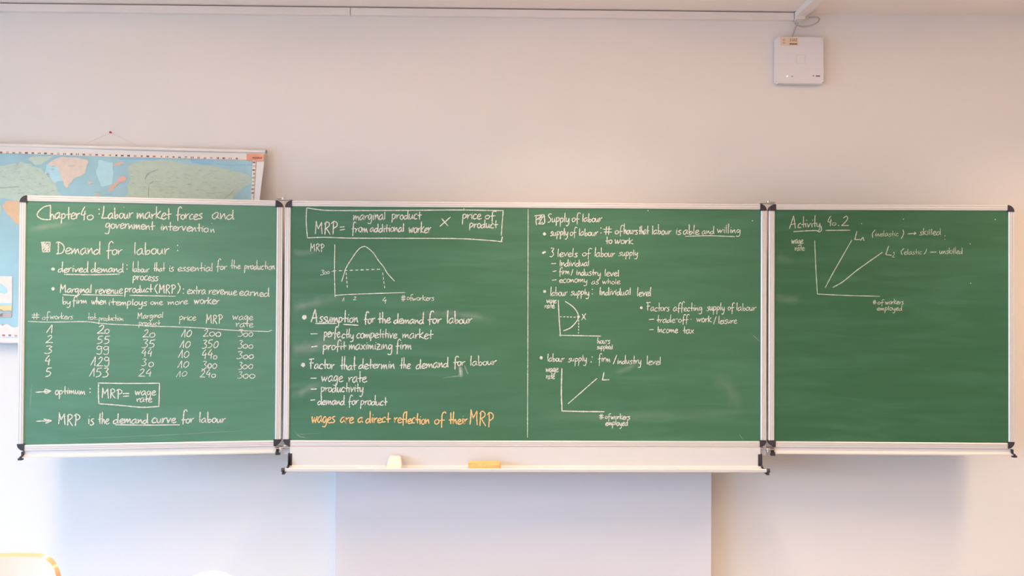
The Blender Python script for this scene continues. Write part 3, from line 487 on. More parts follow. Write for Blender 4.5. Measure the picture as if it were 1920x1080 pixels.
# ---------------------------------------------------------------- mounting panel below and behind the board
px0, px1 = at(628, 950, .13).x, at(1334, 950, .13).x
t = Thing('mounting_panel', ((px0+px1)/2, WALL_Y, 0), 'tall pale grey panel on the wall below the middle of the green chalkboard', 'panel')
t.part('front_sheet', nb((px0, .13, 0), (px1, .148, 1.93), bevel=.0015), M['panel'])
t.part('side_frame', nb((px0 + .012, .148, .01), (px1 - .012, WALL_Y, 1.92)), M['panel'])

# ---------------------------------------------------------------- the chalkboard: middle panel, two wings, tray
H = 1.0115; ZB = 1.0; GAP = .010
root = Thing('chalkboard', (0, .12, ZB), 'wide green folding chalkboard with three panels full of chalk notes', 'chalkboard')
AL, AR, WL, WR = .11154, .02728, 1.0110, 1.0158
class Panel:
    """Board frame of reference: u to the right, v up, n towards the class."""
    def __init__(s, o, ux, w):
        s.o = Vector(o); s.u = Vector(ux).normalized(); s.v = Vector((0, 0, 1)); s.n = s.u.cross(s.v); s.w = w
        if s.n.y > 0: s.n = -s.n
    def P(s, u, v, n=0): return s.o + s.u*u + s.v*v + s.n*n
    def setmap(s):
        """Homography from photo pixels to (u, v), from the four outer corners."""
        src = [px_of(s.P(a, b)) for a, b in ((0, 0), (s.w, 0), (s.w, H), (0, H))]; dst = [(0, 0), (s.w, 0), (s.w, H), (0, H)]
        A = []
        for (x, y), (X, Y) in zip(src, dst):
            A.append([x, y, 1, 0, 0, 0, -X*x, -X*y, X]); A.append([0, 0, 0, x, y, 1, -Y*x, -Y*y, Y])
        for i in range(8):
            k = max(range(i, 8), key=lambda r: abs(A[r][i])); A[i], A[k] = A[k], A[i]
            for r in range(8):
                if r != i:
                    q = A[r][i] / A[i][i]; A[r] = [x - q*y for x, y in zip(A[r], A[i])]
        s.h = [A[i][8] / A[i][i] for i in range(8)]
    def uv(s, x, y):
        h = s.h; d = h[6]*x + h[7]*y + 1
        return ((h[0]*x + h[1]*y + h[2])/d, (h[3]*x + h[4]*y + h[5])/d)
mid = Panel((-1, 0, ZB), (1, 0, 0), 2.0)
xl = -(1 + GAP)
lef = Panel((xl - WL*math.cos(AL), -WL*math.sin(AL), ZB), (math.cos(AL), math.sin(AL), 0), WL)
rig = Panel((1 + GAP, 0, ZB), (math.cos(AR), -math.sin(AR), 0), WR)
RW = .0235                                                   # rail width
# rail profile: x across the rail from the outer edge inwards, y towards the class; with two grooves
RPROF = [(0, -.020), (0, .0015), (.0015, .003), (.0070, .003), (.0076, .0018), (.0082, .003), (.0150, .0034), (.0156, .0022), (.0162, .0034), (.0215, .003), (RW, .0010), (RW, -.020)]
RMI = [0, 0, 0, 1, 1, 0, 1, 1, 0, 0, 0, 0]
def build_panel(p, name, label, green, ledge=True):
    n = p.n
    def T(f): return f
    bm = bmesh.new()
    pr = [(.010, -.016), (.010, -.001), (p.w - .010, -.001), (p.w - .010, -.016)]
    A = [bm.verts.new(p.P(a, .010, b)) for a, b in pr]; B = [bm.verts.new(p.P(a, H - .010, b)) for a, b in pr]
    for i in range(4): bm.faces.new((A[i], A[(i+1) % 4], B[(i+1) % 4], B[i]))
    bm.faces.new(A[::-1]); bm.faces.new(B); bmesh.ops.recalc_face_normals(bm, faces=bm.faces)
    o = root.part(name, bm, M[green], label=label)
    c = .028
    for (a, b, ex) in ((p.P(c, H), p.P(p.w - c, H), -p.v), (p.P(c, 0), p.P(p.w - c, 0), p.v), (p.P(0, c), p.P(0, H - c), p.u), (p.P(p.w, c), p.P(p.w, H - c), -p.u)):
        root.part('frame_rail', prism(bmesh.new(), RPROF, a, b, ex, n, mi=RMI), [M['alu'], M['groove']], o)
    for su, sv in ((0, 0), (1, 0), (1, 1), (0, 1)):             # quarter-round corner caps
        bm = bmesh.new(); cu = c if su == 0 else p.w - c; cv = c if sv == 0 else H - c
        du = -1 if su == 0 else 1; dv = -1 if sv == 0 else 1
        prof = [(-.0005, -.0005)] + [(c*math.cos(k*math.pi/20), c*math.sin(k*math.pi/20)) for k in range(11)]
        lo = [bm.verts.new(p.P(cu + du*a, cv + dv*b, -.022)) for a, b in prof]; hi = [bm.verts.new(p.P(cu + du*a, cv + dv*b, .0035)) for a, b in prof]
        top = [bm.verts.new(p.P(cu + du*a*.93, cv + dv*b*.93, .0055)) for a, b in prof]
        m = len(prof)
        for X, Y in ((lo, hi), (hi, top)):
            for i in range(m): bm.faces.new((X[i], X[(i+1) % m], Y[(i+1) % m], Y[i]))
        bm.faces.new(lo[::-1]); bm.faces.new(top); bmesh.ops.recalc_face_normals(bm, faces=bm.faces)
        root.part('corner_cap', bm, M['dark'], o)
    if ledge:
        a0, a1 = .022, p.w - .014
        if p is lef: a0, a1 = .026, p.w - .018
        prof = [(-.001, -.014), (-.001, -.002), (-.016, -.002), (-.021, .006), (-.022, .016), (-.026, .016), (-.026, -.002), (-.026, -.014)]
        bm = prism(bmesh.new(), prof, p.P(a0, 0), p.P(a1, 0), p.v, n)
        root.part('ledge', bm, M['alu'], o)
        for uu, s in ((a0, -1), (a1, 1)):
            bm = prism(bmesh.new(), [(-.003, -.014), (-.003, .004), (-.018, .004), (-.020, .018), (-.028, .018), (-.028, -.014)], p.P(uu, 0), p.P(uu + s*.009, 0), p.v, n)
            box(bm, p.P(uu, -.034, .002), p.P(uu + s*.016, -.026, .016))
            root.part('ledge_end_cap', bm, M['dark'], o)
    return o
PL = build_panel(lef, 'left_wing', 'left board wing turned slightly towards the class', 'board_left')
PM = build_panel(mid, 'middle_board', 'middle board, twice as wide as the wings', 'board_mid', ledge=False)
PR = build_panel(rig, 'right_wing', 'right board wing, mostly empty', 'board_right')
# chalk tray below the middle board
TX0, TX1 = -.970, .972
tp = [(-.0005, .012), (-.0005, .004), (-.060, .002), (-.072, .007), (-.080, .018), (-.084, .034), (-.085, .075), (-.078, .086), (-.073, .087), (-.071, .090), (-.074, .093), (-.084, .092), (-.089, .080), (-.089, .030), (-.086, .012)]
bm = prism(bmesh.new(), [(a, b) for a, b in tp], Vector((TX0, 0, ZB)), Vector((TX1, 0, ZB)), Vector((0, 0, 1)), Vector((0, -1, 0)))
TR = root.part('chalk_tray', bm, M['tray'])
for x, s in ((TX0, -1), (TX1, 1)):
    bm = bmesh.new()
    prof = [(-.028, .013), (-.028, .0), (-.080, .0), (-.094, .014), (-.096, .088), (-.086, .092), (-.082, .03), (-.070, .016)]
    prism(bm, prof, Vector((x, 0, ZB)), Vector((x + s*.007, 0, ZB)), Vector((0, 0, 1)), Vector((0, -1, 0)))
    box(bm, (x - s*.010, -.014, ZB - .080), (x + s*.007, .0, ZB - .028), bevel=.002)
    cyl(bm, (x - s*.002, -.088, ZB - .079), (s, 0, 0), .0085, .013, 16)
    box(bm, (x - s*.002, -.094, ZB - .096), (x + s*.009, -.078, ZB - .089), bevel=.001)
    root.part('tray_end_cap', bm, M['dark'], TR)
# grey carrier plates either side of the tray, hinges, arms to the wall
for s in (-1, 1):
    root.part('carrier_bracket', nb((s*.975, .002, ZB - .035), (s*1.0, .010, ZB + .002), bevel=.001), M['panel'])
    for zt, d in ((ZB + H, 1), (ZB, -1)):
        bm = bmesh.new(); xc = s*(1 + GAP/2)
        for k, (a, b, y0) in enumerate(((-.034, .004, .0), (-.006, .030, .006))):
            z0 = zt + d*(.0015 + k*.005)
            box(bm, (xc + s*a, -.016, z0), (xc + s*b, .010, z0 + d*.003), bevel=.0012)
        box(bm, (xc - .026, -.018, zt + d*.0005), (xc + .026, .008, zt + d*.0025), bevel=.0008)
        o = root.part('hinge', bm, M['steel'])
        bm = bmesh.new(); cyl(bm, (xc, -.008, zt + d*.0005), (0, 0, d), .0085, .010, 18); cyl(bm, (xc, -.008, zt + d*.0105), (0, 0, d), .004, .004 if d > 0 else .009, 14)
        root.part('hinge_pin', bm, M['steel'], o, smooth=True)
    root.part('wall_arm', nb((s*.62 - .03, .016, ZB + .1), (s*.62 + .03, .1295, ZB + .9)), M['alu'])

# chalk writing, line by line
def ribbon(bm, pan, pts, wpx, off, lay=None, amp=1):
    pts = spline(pts)
    q = [Vector((*pan.uv(x, y), 0)) for x, y in pts]
    q = [a for i, a in enumerate(q) if i == 0 or (a - q[i-1]).length > 3e-4]
    if len(q) < 2: return
    hw = wpx * .5 / 457 * (.9 if lay is None else 1)
    n = len(q); rows = []
    for i, a in enumerate(q):
        d = (q[min(i+1, n-1)] - q[max(i-1, 0)]); d.normalize(); nn = Vector((-d.y, d.x, 0))
        k = hw * (1 + .16*math.sin(i*1.7 + off*9e4)) * (.72 if i in (0, n-1) else 1)
        if lay is None: rows.append([bm.verts.new(pan.P(*(a + nn*k*s).xy, off)) for s in (-1, 1)])
        else:
            row = []
            for s in (-1, -.5, 0, .5, 1):
                v = bm.verts.new(pan.P(*(a + nn*k*s).xy, off)); v[lay] = amp * (1 - abs(s)) * math.sin(math.pi*min(1, max(0, i/(n-1))))**.5; row.append(v)
            rows.append(row)
    for A, B in zip(rows, rows[1:]):
        for j in range(len(A) - 1): bm.faces.new((A[j], A[j+1], B[j+1], B[j]))
    if lay is None:                                            # rounded ends
        for e, o_ in ((0, 1), (n-1, n-2)):
            d = (q[e] - q[o_]).normalized(); t = bm.verts.new(pan.P(*(q[e] + d*hw*.7).xy, off))
            bm.faces.new((rows[e][0], rows[e][1], t))
def disc(bm, pan, x, y, r, off):
    u, v = pan.uv(x, y); vs = []
    for k in range(12):
        a = k*math.pi/6; rr = r/457*rnd.uniform(.85, 1.1); vs.append(bm.verts.new(pan.P(u + rr*math.cos(a), v + rr*math.sin(a), off)))
    bm.faces.new(vs)
for pan, par, entries in ((lef, PL, LEFT), (mid, PM, MID), (rig, PR, RIGHT)):
    pan.setmap()
    flat = []
    for name, label, wpx, col, strokes in entries:                # a ('row', label) marker starts a part of its own
        flat.append((name, label, wpx, col, []))
        for st in strokes:
            if isinstance(st, tuple) and st[0] == 'row': flat.append((st[2] if len(st) > 2 else name, st[1], wpx, col, []))
            else: flat[-1][4].append(st)
    for name, label, wpx, col, strokes in flat:
        bm = bmesh.new()
        for i, st in enumerate(strokes):
            off = .0002 + i * 4e-6
            if isinstance(st, tuple): disc(bm, pan, st[1], st[2], st[3], off)
            else: ribbon(bm, pan, st, wpx * getattr(st, 'k', 1) * rnd.uniform(.88, 1.1), off)
        for f in bm.faces:
            f.normal_update()
            if f.normal.dot(pan.n) < 0: f.normal_flip()
        root.part(name, bm, M['thin' if pan is rig else col], par, label=label)
for key, pan, par in (('left', lef, PL), ('mid', mid, PM), ('right', rig, PR)):
    bm = bmesh.new()
    for k, x, y, r in SPECKS:
        if k == key: disc(bm, pan, x, y, r, .0002)
    root.part('chalk_speck', bm, M['w'], par, kind='stuff')
# wiped, smeared chalk: (panel, width px, points)
SMEARS = [('mid', 9, 1.3, (862,686, 863.5,697, 863.5,708)), ('mid', 4, 1.0, (866,688, 866.5,698, 866.5,706)), ('mid', 3.5, 1.3, (871,684, 874,693, 878,702)), ('mid', 3, .8, (830,709, 850,706, 870,704)),
          ('mid', 2.5, .8, (551,806, 560,817, 578,822)), ('mid', 2, .5, (552,812, 565,814, 600,812)), ('mid', 18, .35, (550,466, 562,474, 600,472)), ('mid', 26, .4, (548,578, 570,572, 640,556)), ('mid', 34, .45, (546,655, 575,652, 650,636)),
          ('mid', 22, .4, (546,738, 565,736, 610,716)), ('left', 3, .5, (56,772, 58,740, 60,718)), ('left', 14, .5, (54,432, 80,426, 140,418)), ('left', 2, .6, (130,823, 300,816, 480,806)), ('right', 22, .25, (1457,478, 1463,485, 1490,488)), ('right', 20, .25, (1457,552, 1465,560, 1500,562)),
          ('mid', 2, .8, (1408,625, 1417,633, 1426,643)), ('mid', 1.6, .8, (1386,813, 1390,820, 1393,824)), ('mid', 40, .2, (1340,700, 1370,735, 1380,770)), ('mid', 14, .3, (1150,700, 1180,690, 1200,672)), ('mid', 20, .35, (780,590, 850,588, 930,600)), ('mid', 30, .16, (1000,775, 1150,782, 1420,772))]
for key, pan, par in (('left', lef, PL), ('mid', mid, PM), ('right', rig, PR)):
    bm = bmesh.new(); lay = bm.verts.layers.float.new('fade')
    for k, wp, amp, v in SMEARS:
        if k == key:
            pts = [(v[i], v[i+1]) for i in range(0, len(v), 2)]
            ribbon(bm, pan, pts, wp, .0001, lay, amp)
    root.part('chalk_smear', bm, M['dust'], par, kind='stuff')

# ---------------------------------------------------------------- things lying in the chalk tray
SZ = ZB - .0837                                       # top of the tray floor
def on_tray(px, y): return at(px, 876, y).x
x0, x1 = on_tray(878, -.074), on_tray(938.5, -.074)
bm = nb((x0, -.0745, SZ), (x1, -.036, SZ + .031), bevel=.003)
bmesh.ops.subdivide_edges(bm, edges=bm.edges, cuts=3, use_grid_fill=True)
for v in bm.verts: v.co += Vector([rnd.uniform(-.0008, .0008) for _ in range(3)])
for v in bm.verts: v.co.z = max(v.co.z, SZ)
solo('sponge', bm, M['sponge'], 'yellow rectangular sponge lying near the middle of the chalk tray', 'sponge', smooth=True)
x0, x1 = on_tray(725, -.03), on_tray(755, -.03)
bm = bmesh.new()
prof = [(x0, 0), (x1, 0), (x1 - .002, .022), (x1 - .008, .048), (x0 + .014, .052), (x0 + .006, .028)]
A = [bm.verts.new((a, -.066 + b*.55, SZ + b)) for a, b in prof]
B = [bm.verts.new((a, -.044 + b*.5, SZ + b)) for a, b in prof]
for i in range(6): bm.faces.new((A[i], A[(i+1) % 6], B[(i+1) % 6], B[i]))
bm.faces.new(A[::-1]); bm.faces.new(B); bmesh.ops.recalc_face_normals(bm, faces=bm.faces)
bmesh.ops.bevel(bm, geom=bm.edges[:], offset=.002, segments=2, affect='EDGES')
solo('chalk_cloth', bm, M['cloth'], 'small pale peach folded cloth in the tray left of the sponge', 'cloth', smooth=True)
for px0_, px1_, m_, lab in ((672, 680, 'chalk', 'shortest stub of white chalk, leftmost in the chalk tray'), (685, 701, 'chalk', 'white chalk stick in the tray between two short stubs'),
                        (704, 709, 'chalk', 'tiny white chalk stub in the tray right of the white stick'), (720, 750, 'ychalk', 'long pale yellow chalk stick in the tray below the peach cloth')):
    a, b = on_tray(px0_, -.066), on_tray(px1_, -.066); bm = bmesh.new()
    cyl(bm, (a, -.066, SZ + .0052), (1, 0, 0), .005, b - a, 14, .0044)
    solo('chalk_stick', bm, M[m_], lab, 'chalk', smooth=True, group='chalk pieces in the tray')

# ---------------------------------------------------------------- world map behind the left wing
MY = .188
mTL, mTR = at(-82, 271.5, MY), at(497.5, 286.5, MY); mw = (mTR - mTL).length; mh = mTL.z - at(-82, 638.5, MY).z
mu_ = (mTR - mTL).normalized(); mv = Vector((-mu_.z, 0, mu_.x)) * -1
def bend(s, t):
    k = max(0, (s - (mw - .13)) / .13); f = min(1, t / .25)
    return Vector((-.014 * k*k * f, -.030 * k*k * f - .003*math.sin(s*5), 0))
def S(s, t, e=0): return mTL + mu_*s + mv*t + bend(s, t) + Vector((0, -e, 0))
pTL = px_of(mTL)
def st_of(px, py):
    d = at(px, py, MY) - mTL; return d.dot(mu_), d.dot(mv)
tm = Thing('world_map', mTL + mu_*mw/2 + Vector((0, 0, -mh)), 'large glossy world map hanging on the wall behind the left board wing', 'map')
M['sea'] = mat('map_sea_print', (.34, .56, .62), .35, var=.22, vscale=7, coat=.6)
M['mapwhite'] = mat('map_margin', (.78, .74, .70), .35, coat=.5)
def landmat(n, c, v=.12): M[n] = mat('map_' + n, c, .4, var=v, vscale=45, coat=.5); return M[n]
cols = dict(green=(.48, .58, .47), canada=(.50, .62, .52), beige=(.72, .60, .50), orange=(.74, .50, .30), pink=(.74, .45, .38), cream=(.82, .74, .66), brown=(.50, .42, .36), yellow=(.80, .62, .30), blue=(.45, .70, .76), deep=(.28, .50, .66), red=(.62, .12, .12), navy=(.10, .12, .30), black=(.05, .05, .05), white=(.8, .78, .75), sticker=(.80, .32, .20), maroon=(.35, .07, .06), line=(.36, .42, .36), dgreen=(.05, .22, .10), paleblue=(.50, .66, .72))
for k, c in cols.items(): landmat('m_' + k, c)
bm = bmesh.new(); nx, nt = 60, 10; gr = [[bm.verts.new(S(mw*i/nx, mh*j/nt)) for i in range(nx+1)] for j in range(nt+1)]
gb = [[bm.verts.new(S(mw*i/nx, mh*j/nt, -.0015)) for i in range(nx+1)] for j in range(nt+1)]
for G, s in ((gr, 1), (gb, -1)):
    for j in range(nt):
        for i in range(nx): bm.faces.new((G[j][i], G[j][i+1], G[j+1][i+1], G[j+1][i])[::-s])
for j in range(nt):
    for i in (0, nx): bm.faces.new((gr[j][i], gr[j+1][i], gb[j+1][i], gb[j][i]))
for i in range(nx):
    for j in (0, nt): bm.faces.new((gr[j][i], gr[j][i+1], gb[j][i+1], gb[j][i]))
bmesh.ops.recalc_face_normals(bm, faces=bm.faces)
sheet = tm.part('map_sheet', bm, M['mapwhite'], smooth=True)
layer = [0]
jag_rnd = random.Random(3)
def jagged(p, amp):
    q = [(p[i], p[i+1]) for i in range(0, len(p), 2)]
    for k in range(2):
        r = []
        for (a, b), (c, d) in zip(q, q[1:] + q[:1]):
            L_ = math.hypot(c - a, d - b); s = min(amp, L_*.22) / (k + 1)
            r += [(a, b), ((a + c)/2 + jag_rnd.uniform(-s, s), (b + d)/2 + jag_rnd.uniform(-s, s))]
        q = r
    return [v for t in q for v in t]
def printed(name, m, polys, label=None, kind=None):
    """Flat print on the sheet: outlines in photo pixels, cut along the sheet so they follow its bend."""
    bm = bmesh.new(); layer[0] += 1
    for p in polys:
        vs = [st_of(p[i], p[i+1]) for i in range(0, len(p), 2)]
        f = bm.faces.new([bm.verts.new((a, b, 0)) for a, b in vs])
    bmesh.ops.triangulate(bm, faces=bm.faces[:])
    for k in range(1, nx):
        bmesh.ops.bisect_plane(bm, geom=bm.verts[:] + bm.edges[:] + bm.faces[:], plane_co=(mw*k/nx, 0, 0), plane_no=(1, 0, 0)) if len(polys) < 12 else None
    if len(polys) < 12:
        for k in range(1, nt): bmesh.ops.bisect_plane(bm, geom=bm.verts[:] + bm.edges[:] + bm.faces[:], plane_co=(0, mh*k/nt, 0), plane_no=(0, 1, 0))
    for v in bm.verts: v.co = S(v.co.x, v.co.y, .0004 + .00014*layer[0])
    for f in bm.faces:
        f.normal_update()
        if f.normal.y > 0: f.normal_flip()
    tm.part(name, bm, m, sheet, label=label, kind=kind)
def printed_each(name, m, polys, label=None):
    for p in polys: printed(name, m, [p if name == 'printed_inset' else jagged(p, 2.2)], label); layer[0] -= 1
    layer[0] += 1
def rect(x0, y0, x1, y1): return [x0, y0, x1, y0, x1, y1, x0, y1]
printed('printed_sea', M['sea'], [[-70,286, 0,287.5, 200,293, 473,301, 474,380, 474,628, -70,632]])
printed_each('printed_land', M['m_deep'], [[225,293.5, 300,296, 300,302, 225,300], [355,297, 400,300, 400,309, 360,305], [400,305, 473,308, 472,311, 405,308]], 'darker blue arctic water')
printed_each('printed_land', M['m_blue'], [[88,308, 112,315, 118,340, 100,345, 82,330], [185,300, 212,305, 210,345, 190,350, 180,320]], 'pale blue sea')
printed_each('printed_land', M['m_canada'], [[-60,340, -40,320, 0,312, 20,308, 48,306, 62,312, 78,315, 84,325, 95,335, 105,345, 108,358, 118,367, 106,372, 90,385, 60,384, 36,378, 0,372, -30,376, -60,360],
   [54,299, 70,293, 104,292, 92,300, 80,308, 66,309], [24,311, 40,303, 60,307, 60,314, 36,316]], 'green print of Canada')
printed_each('printed_land', M['m_green'], [[236,316, 250,305, 270,301, 300,300, 340,306, 380,311, 420,316, 450,322, 472,330, 472,346, 455,352, 440,365, 430,380, 420,400, 300,400, 240,390, 222,380, 228,372, 240,362, 238,350, 244,336],
   [-52,395, -30,384, -10,382, 2,384, 4,400, -20,410, -50,405]], 'pale green print of northern Asia')
printed_each('printed_land', M['m_beige'], [[90,308, 108,297, 132,295, 165,300, 166,305, 162,315, 160,325, 144,333, 134,343, 128,352, 124,352, 119,340, 112,322, 108,314, 92,311],
   [165,343, 172,341, 175,345, 168,347]], 'beige print of Greenland')
printed_each('printed_land', M['m_pink'], [[213,308, 230,304, 233,307, 224,311, 214,312], [203,357, 206,349, 215,344, 222,334, 232,330, 239,333, 236,338, 226,342, 218,350, 212,358, 206,360], [176,370, 184,362, 188,368, 186,378, 178,378]], 'pink print of Scandinavia')
printed_each('printed_land', M['m_orange'], [[5,385, 12,378, 36,378, 42,392, 40,415, 36,421, 28,416, 20,405, 12,398]], 'orange print of the eastern coast of North America')
printed_each('printed_land', M['m_cream'], [[-70,612, 0,613, 12,607, 24,613, 44,612, 100,616, 250,612, 473,610, 473,628, -70,632], [60,465, 95,470, 112,500, 95,560, 78,590, 66,560, 58,500], [205,420, 265,418, 285,460, 270,520, 245,545, 228,500, 205,460], [405,500, 440,495, 452,520, 430,535, 402,525]], 'cream print of Antarctica and the southern lands')
printed_each('printed_inset', M['m_cream'], [[-60,517, 24,518, 24,568, -60,568]], 'cream inset map')
printed_each('printed_inset', M['m_blue'], [[-10,536, 4,532, 14,540, 16,547, 10,552, 4,549, -4,551], [-60,568, 24,568, 24,572, -60,572]], 'pale blue area of the inset map')
printed_each('printed_inset', M['m_yellow'], [[-60,573, 24,572, 23,583, 10,580, -60,584]], 'yellow top of the lower inset')
printed_each('printed_inset', M['m_brown'], [[-60,590, -5,592, 6,594, 10,585, 17,588, 23,583, 23,595, -60,596]], 'brown ground of the lower inset')
bm_l = []
for x, y, d in [(128,311,12), (40,337,5), (36,356,4), (40,362,6), (35,363,3), (66,365,6), (5,331,5), (170,344,5), (178,360,12), (198,364,12), (318,351,14), (290,340,8), (350,345,8), (300,356,6), (340,362,9), (365,356,7), (380,341,9), (395,352,9), (410,335,12), (330,333,7), (268,350,5), (400,361,18), (425,345,7), (52,349,4), (90,331,5), (132,344,5)]:
    bm_l.append(rect(x, y, x + d, y + .7))
for (x, y), (x2, y2) in [((271,336),(276,325)), ((276,325),(296,317)), ((272,338),(274,344)), ((279,345),(287,339)), ((287,339),(283,334)), ((278,347),(278,372)), ((384,361),(402,363)), ((420,373),(440,356)), ((412,335),(428,348)), ((88,322),(95,335)), ((95,335),(103,345)), ((0,352),(36,350))]:
    bm_l.append([x, y, x2, y2, x2 + .8, y2 + .8, x + .8, y + .8])
bm_l += [rect(230 + rnd.uniform(0, 235), 315 + rnd.uniform(0, 58), 0, 0) for _ in range(0)]
rr = random.Random(5)
for k in range(150):
    x = rr.uniform(240, 468); y = rr.uniform(318, 372); d = rr.uniform(2, 7); bm_l.append(rect(x, y, x + d, y + rr.choice((.4, .5, .6))))
for k in range(60):
    x = rr.uniform(-5, 100); y = rr.uniform(316, 366); d = rr.uniform(2, 6); bm_l.append(rect(x, y, x + d, y + .5))
printed('printed_lines', M['m_line'], bm_l, kind='stuff')
# flag border: thin white strip with small flags
printed('printed_border', M['m_cream'], [[-70,281, 0,282.5, 200,288.5, 473,295, 473,299.8, 200,294, 0,287.5, -70,286], [474.5,300, 481,300, 480,390, 480,626, 474.5,626], [-70,626, 36,625.5, 480,623, 480,629, 36,631.5, -70,632]])
fl = {k: [] for k in ('red', 'navy', 'black', 'white', 'yellow', 'dgreen', 'maroon')}
def flag(x, y, vert=False):
    a, b = rr.choice(list(fl)), rr.choice(('red', 'white', 'yellow', 'navy', 'red', 'maroon')); c = rr.choice(('red', 'dgreen', 'black', 'red', 'navy'))
    w_, h_ = 5.0, 3.0; x -= w_/2; y -= h_/2
    if rr.random() < .5:
        for i, k in enumerate((a, b, c)): fl[k].append(rect(x, y + h_*i/3, x + w_, y + h_*(i+1)/3))
    else:
        for i, k in enumerate((a, b, c)): fl[k].append(rect(x + w_*i/3, y, x + w_*(i+1)/3, y + h_))
for i in range(44):
    x = -68 + i*11.9
    y = 281.5 + (x + 70)*.0258 + 2.6
    if x < 458: flag(x, y)
for i in range(26): flag(477.6, 305 + i*7.2 + (i > 11)*0)
for i in range(9): flag(-60 + i*11.4, 628.6)
for k, v in fl.items():
    if v: printed('printed_flags', M['m_' + k], v, kind='stuff')
printed('printed_label', M['m_sticker'], [[463,288.5, 496.5,289.5, 495.5,302.8, 463,301.5]], 'orange-red label in the top right corner')
def plain_strokes(strokes, wpx, pos):
    bm = bmesh.new()
    for st in strokes:
        q = [pos(x, y) for x, y in spline(st)]; q = [a for i, a in enumerate(q) if i == 0 or (a - q[i-1]).length > 2e-4]
        if len(q) < 2: continue
        rows = []
        for i, a in enumerate(q):
            d = (q[min(i+1, len(q)-1)] - q[max(i-1, 0)]).normalized(); nn = d.cross(Vector((0, 1, 0))).normalized() * wpx*.5/430
            rows.append((bm.verts.new(a - nn), bm.verts.new(a + nn)))
        for A, B in zip(rows, rows[1:]): bm.faces.new((A[0], A[1], B[1], B[0]))
    for f in bm.faces:
        f.normal_update()
        if f.normal.y > 0: f.normal_flip()
    return bm
tm.part('label_lettering', plain_strokes(word('mpaux', 474, 493, 298, 298.3, 3.4, 4.5, 1.5), 1.1, lambda x, y: S(*st_of(x, y), .0042)), M['m_maroon'], sheet)
# rods, thread and pin
bm = bmesh.new(); tube(bm, [mTL - mu_*.004 + Vector((0, 0, .004)), mTR + mu_*.002 + Vector((0, 0, .004))], .0075, 10)
tm.part('top_rod', bm, M['trunk'], smooth=True)
bm = bmesh.new(); tube(bm, [mTL + mv*mh - mu_*.004, mTR + mv*mh + mu_*.002], .0075, 10)
tm.part('bottom_rod', bm, M['trunk'], smooth=True)
bm = bmesh.new(); cyl(bm, mTR + mu_*.002 + Vector((0, 0, .004)), mu_, .0085, .004, 14)
tm.part('rod_cap', bm, M['grey'])
pin = at(208, 248.5, WALL_Y - .012)
a, b = at(158, 271, MY), at(262, 275, MY)
bm = bmesh.new(); tube(bm, [a, pin, b], .0006, 6); tm.part('hanging_thread', bm, M['string'])
bm = bmesh.new(); cyl(bm, (pin.x, WALL_Y, pin.z), (0, -1, 0), .0012, .014, 8); cyl(bm, (pin.x, WALL_Y - .012, pin.z), (0, -1, 0), .0042, .006, 14, .0050)
solo('wall_pin', bm, M['red'], 'small red pin in the wall holding up the world map', 'pin', smooth=True)

# ---------------------------------------------------------------- cable trunking under the ceiling
tz1 = CEIL - .004; t_ = Thing('cable_trunking', (at(1489, 38, WALL_Y - .012).x, WALL_Y, CEIL), 'long cream cable trunking along the top of the front wall', 'trunking')
xe, xj = at(1488.5, 38, WALL_Y - .02).x, at(657, 22, WALL_Y - .02).x
zt, zb_ = tz1 - .002, tz1 - .034
zl = [(XL + .01, xj - .0012), (xj + .0012, xe)]
for a, b in zl: t_.part('trunking_length', nb((a, WALL_Y - .022, zb_), (b, WALL_Y, zt), bevel=.0015), M['trunk'])
# ceiling run of trunking coming towards the class
c0 = Vector((xe + .028, WALL_Y - .012, CEIL))
t2 = Thing('cable_trunking', tuple(c0), 'short wide cable trunking crossing the ceiling above the white router box', 'trunking')
t2.part('trunking_length', nb((xe + .004, -2.2, CEIL - .026), (xe + .052, WALL_Y - .03, CEIL), bevel=.002), M['trunk'])
t2.part('trunking_end_cap', nb((xe + .003, WALL_Y - .034, CEIL - .038), (xe + .048, WALL_Y - .002, CEIL - .003), bevel=.004), M['trunk'])

# ---------------------------------------------------------------- wireless router box on the wall
RY = WALL_Y - .034
A_, B_ = at(1455.5, 68.5, RY), at(1544.5, 156.5, RY)
rx0, rx1, rz1, rz0 = A_.x, B_.x, A_.z - .001, B_.z
rt_ = Thing('router_box', ((rx0+rx1)/2, WALL_Y, rz0), 'square white wireless router on the wall near the ceiling, above the right board wing', 'router')
bm = bmesh.new(); box(bm, (rx0, RY, rz0), (rx1, WALL_Y - .008, rz1))
es = [e for e in bm.edges if abs(e.verts[0].co.y - e.verts[1].co.y) > .01]
bmesh.ops.bevel(bm, geom=es, offset=.007, segments=5, affect='EDGES')
es = [e for e in bm.edges if abs(e.verts[0].co.y - RY) < 1e-4 and abs(e.verts[1].co.y - RY) < 1e-4]
bmesh.ops.bevel(bm, geom=es, offset=.0015, segments=2, affect='EDGES')
body = rt_.part('housing', bm, M['apwhite'], smooth=True)
rt_.part('back_plate', nb((rx0 + .02, WALL_Y - .008, rz0 + .02), (rx1 - .02, WALL_Y, rz1 - .02)), M['grey'])
def rpx(x, y, e=.0004): p = at(x, y, RY); return Vector((p.x, RY - e, p.z))
bm = bmesh.new(); a, b = rpx(1493, 102), rpx(1509.5, 119.5); w_ = .0012
for q in (((a.x, a.z), (b.x, a.z - w_)), ((a.x, b.z), (b.x, b.z + w_)), ((a.x, b.z), (a.x + w_, a.z)), ((b.x - w_, b.z), (b.x, a.z))):
    box(bm, (q[0][0], RY - .0005, q[0][1]), (q[1][0], RY + .001, q[1][1]))
rt_.part('front_outline', bm, M['apline'], body)
a, b = rpx(1463.5, 70.5), rpx(1497, 85.5)
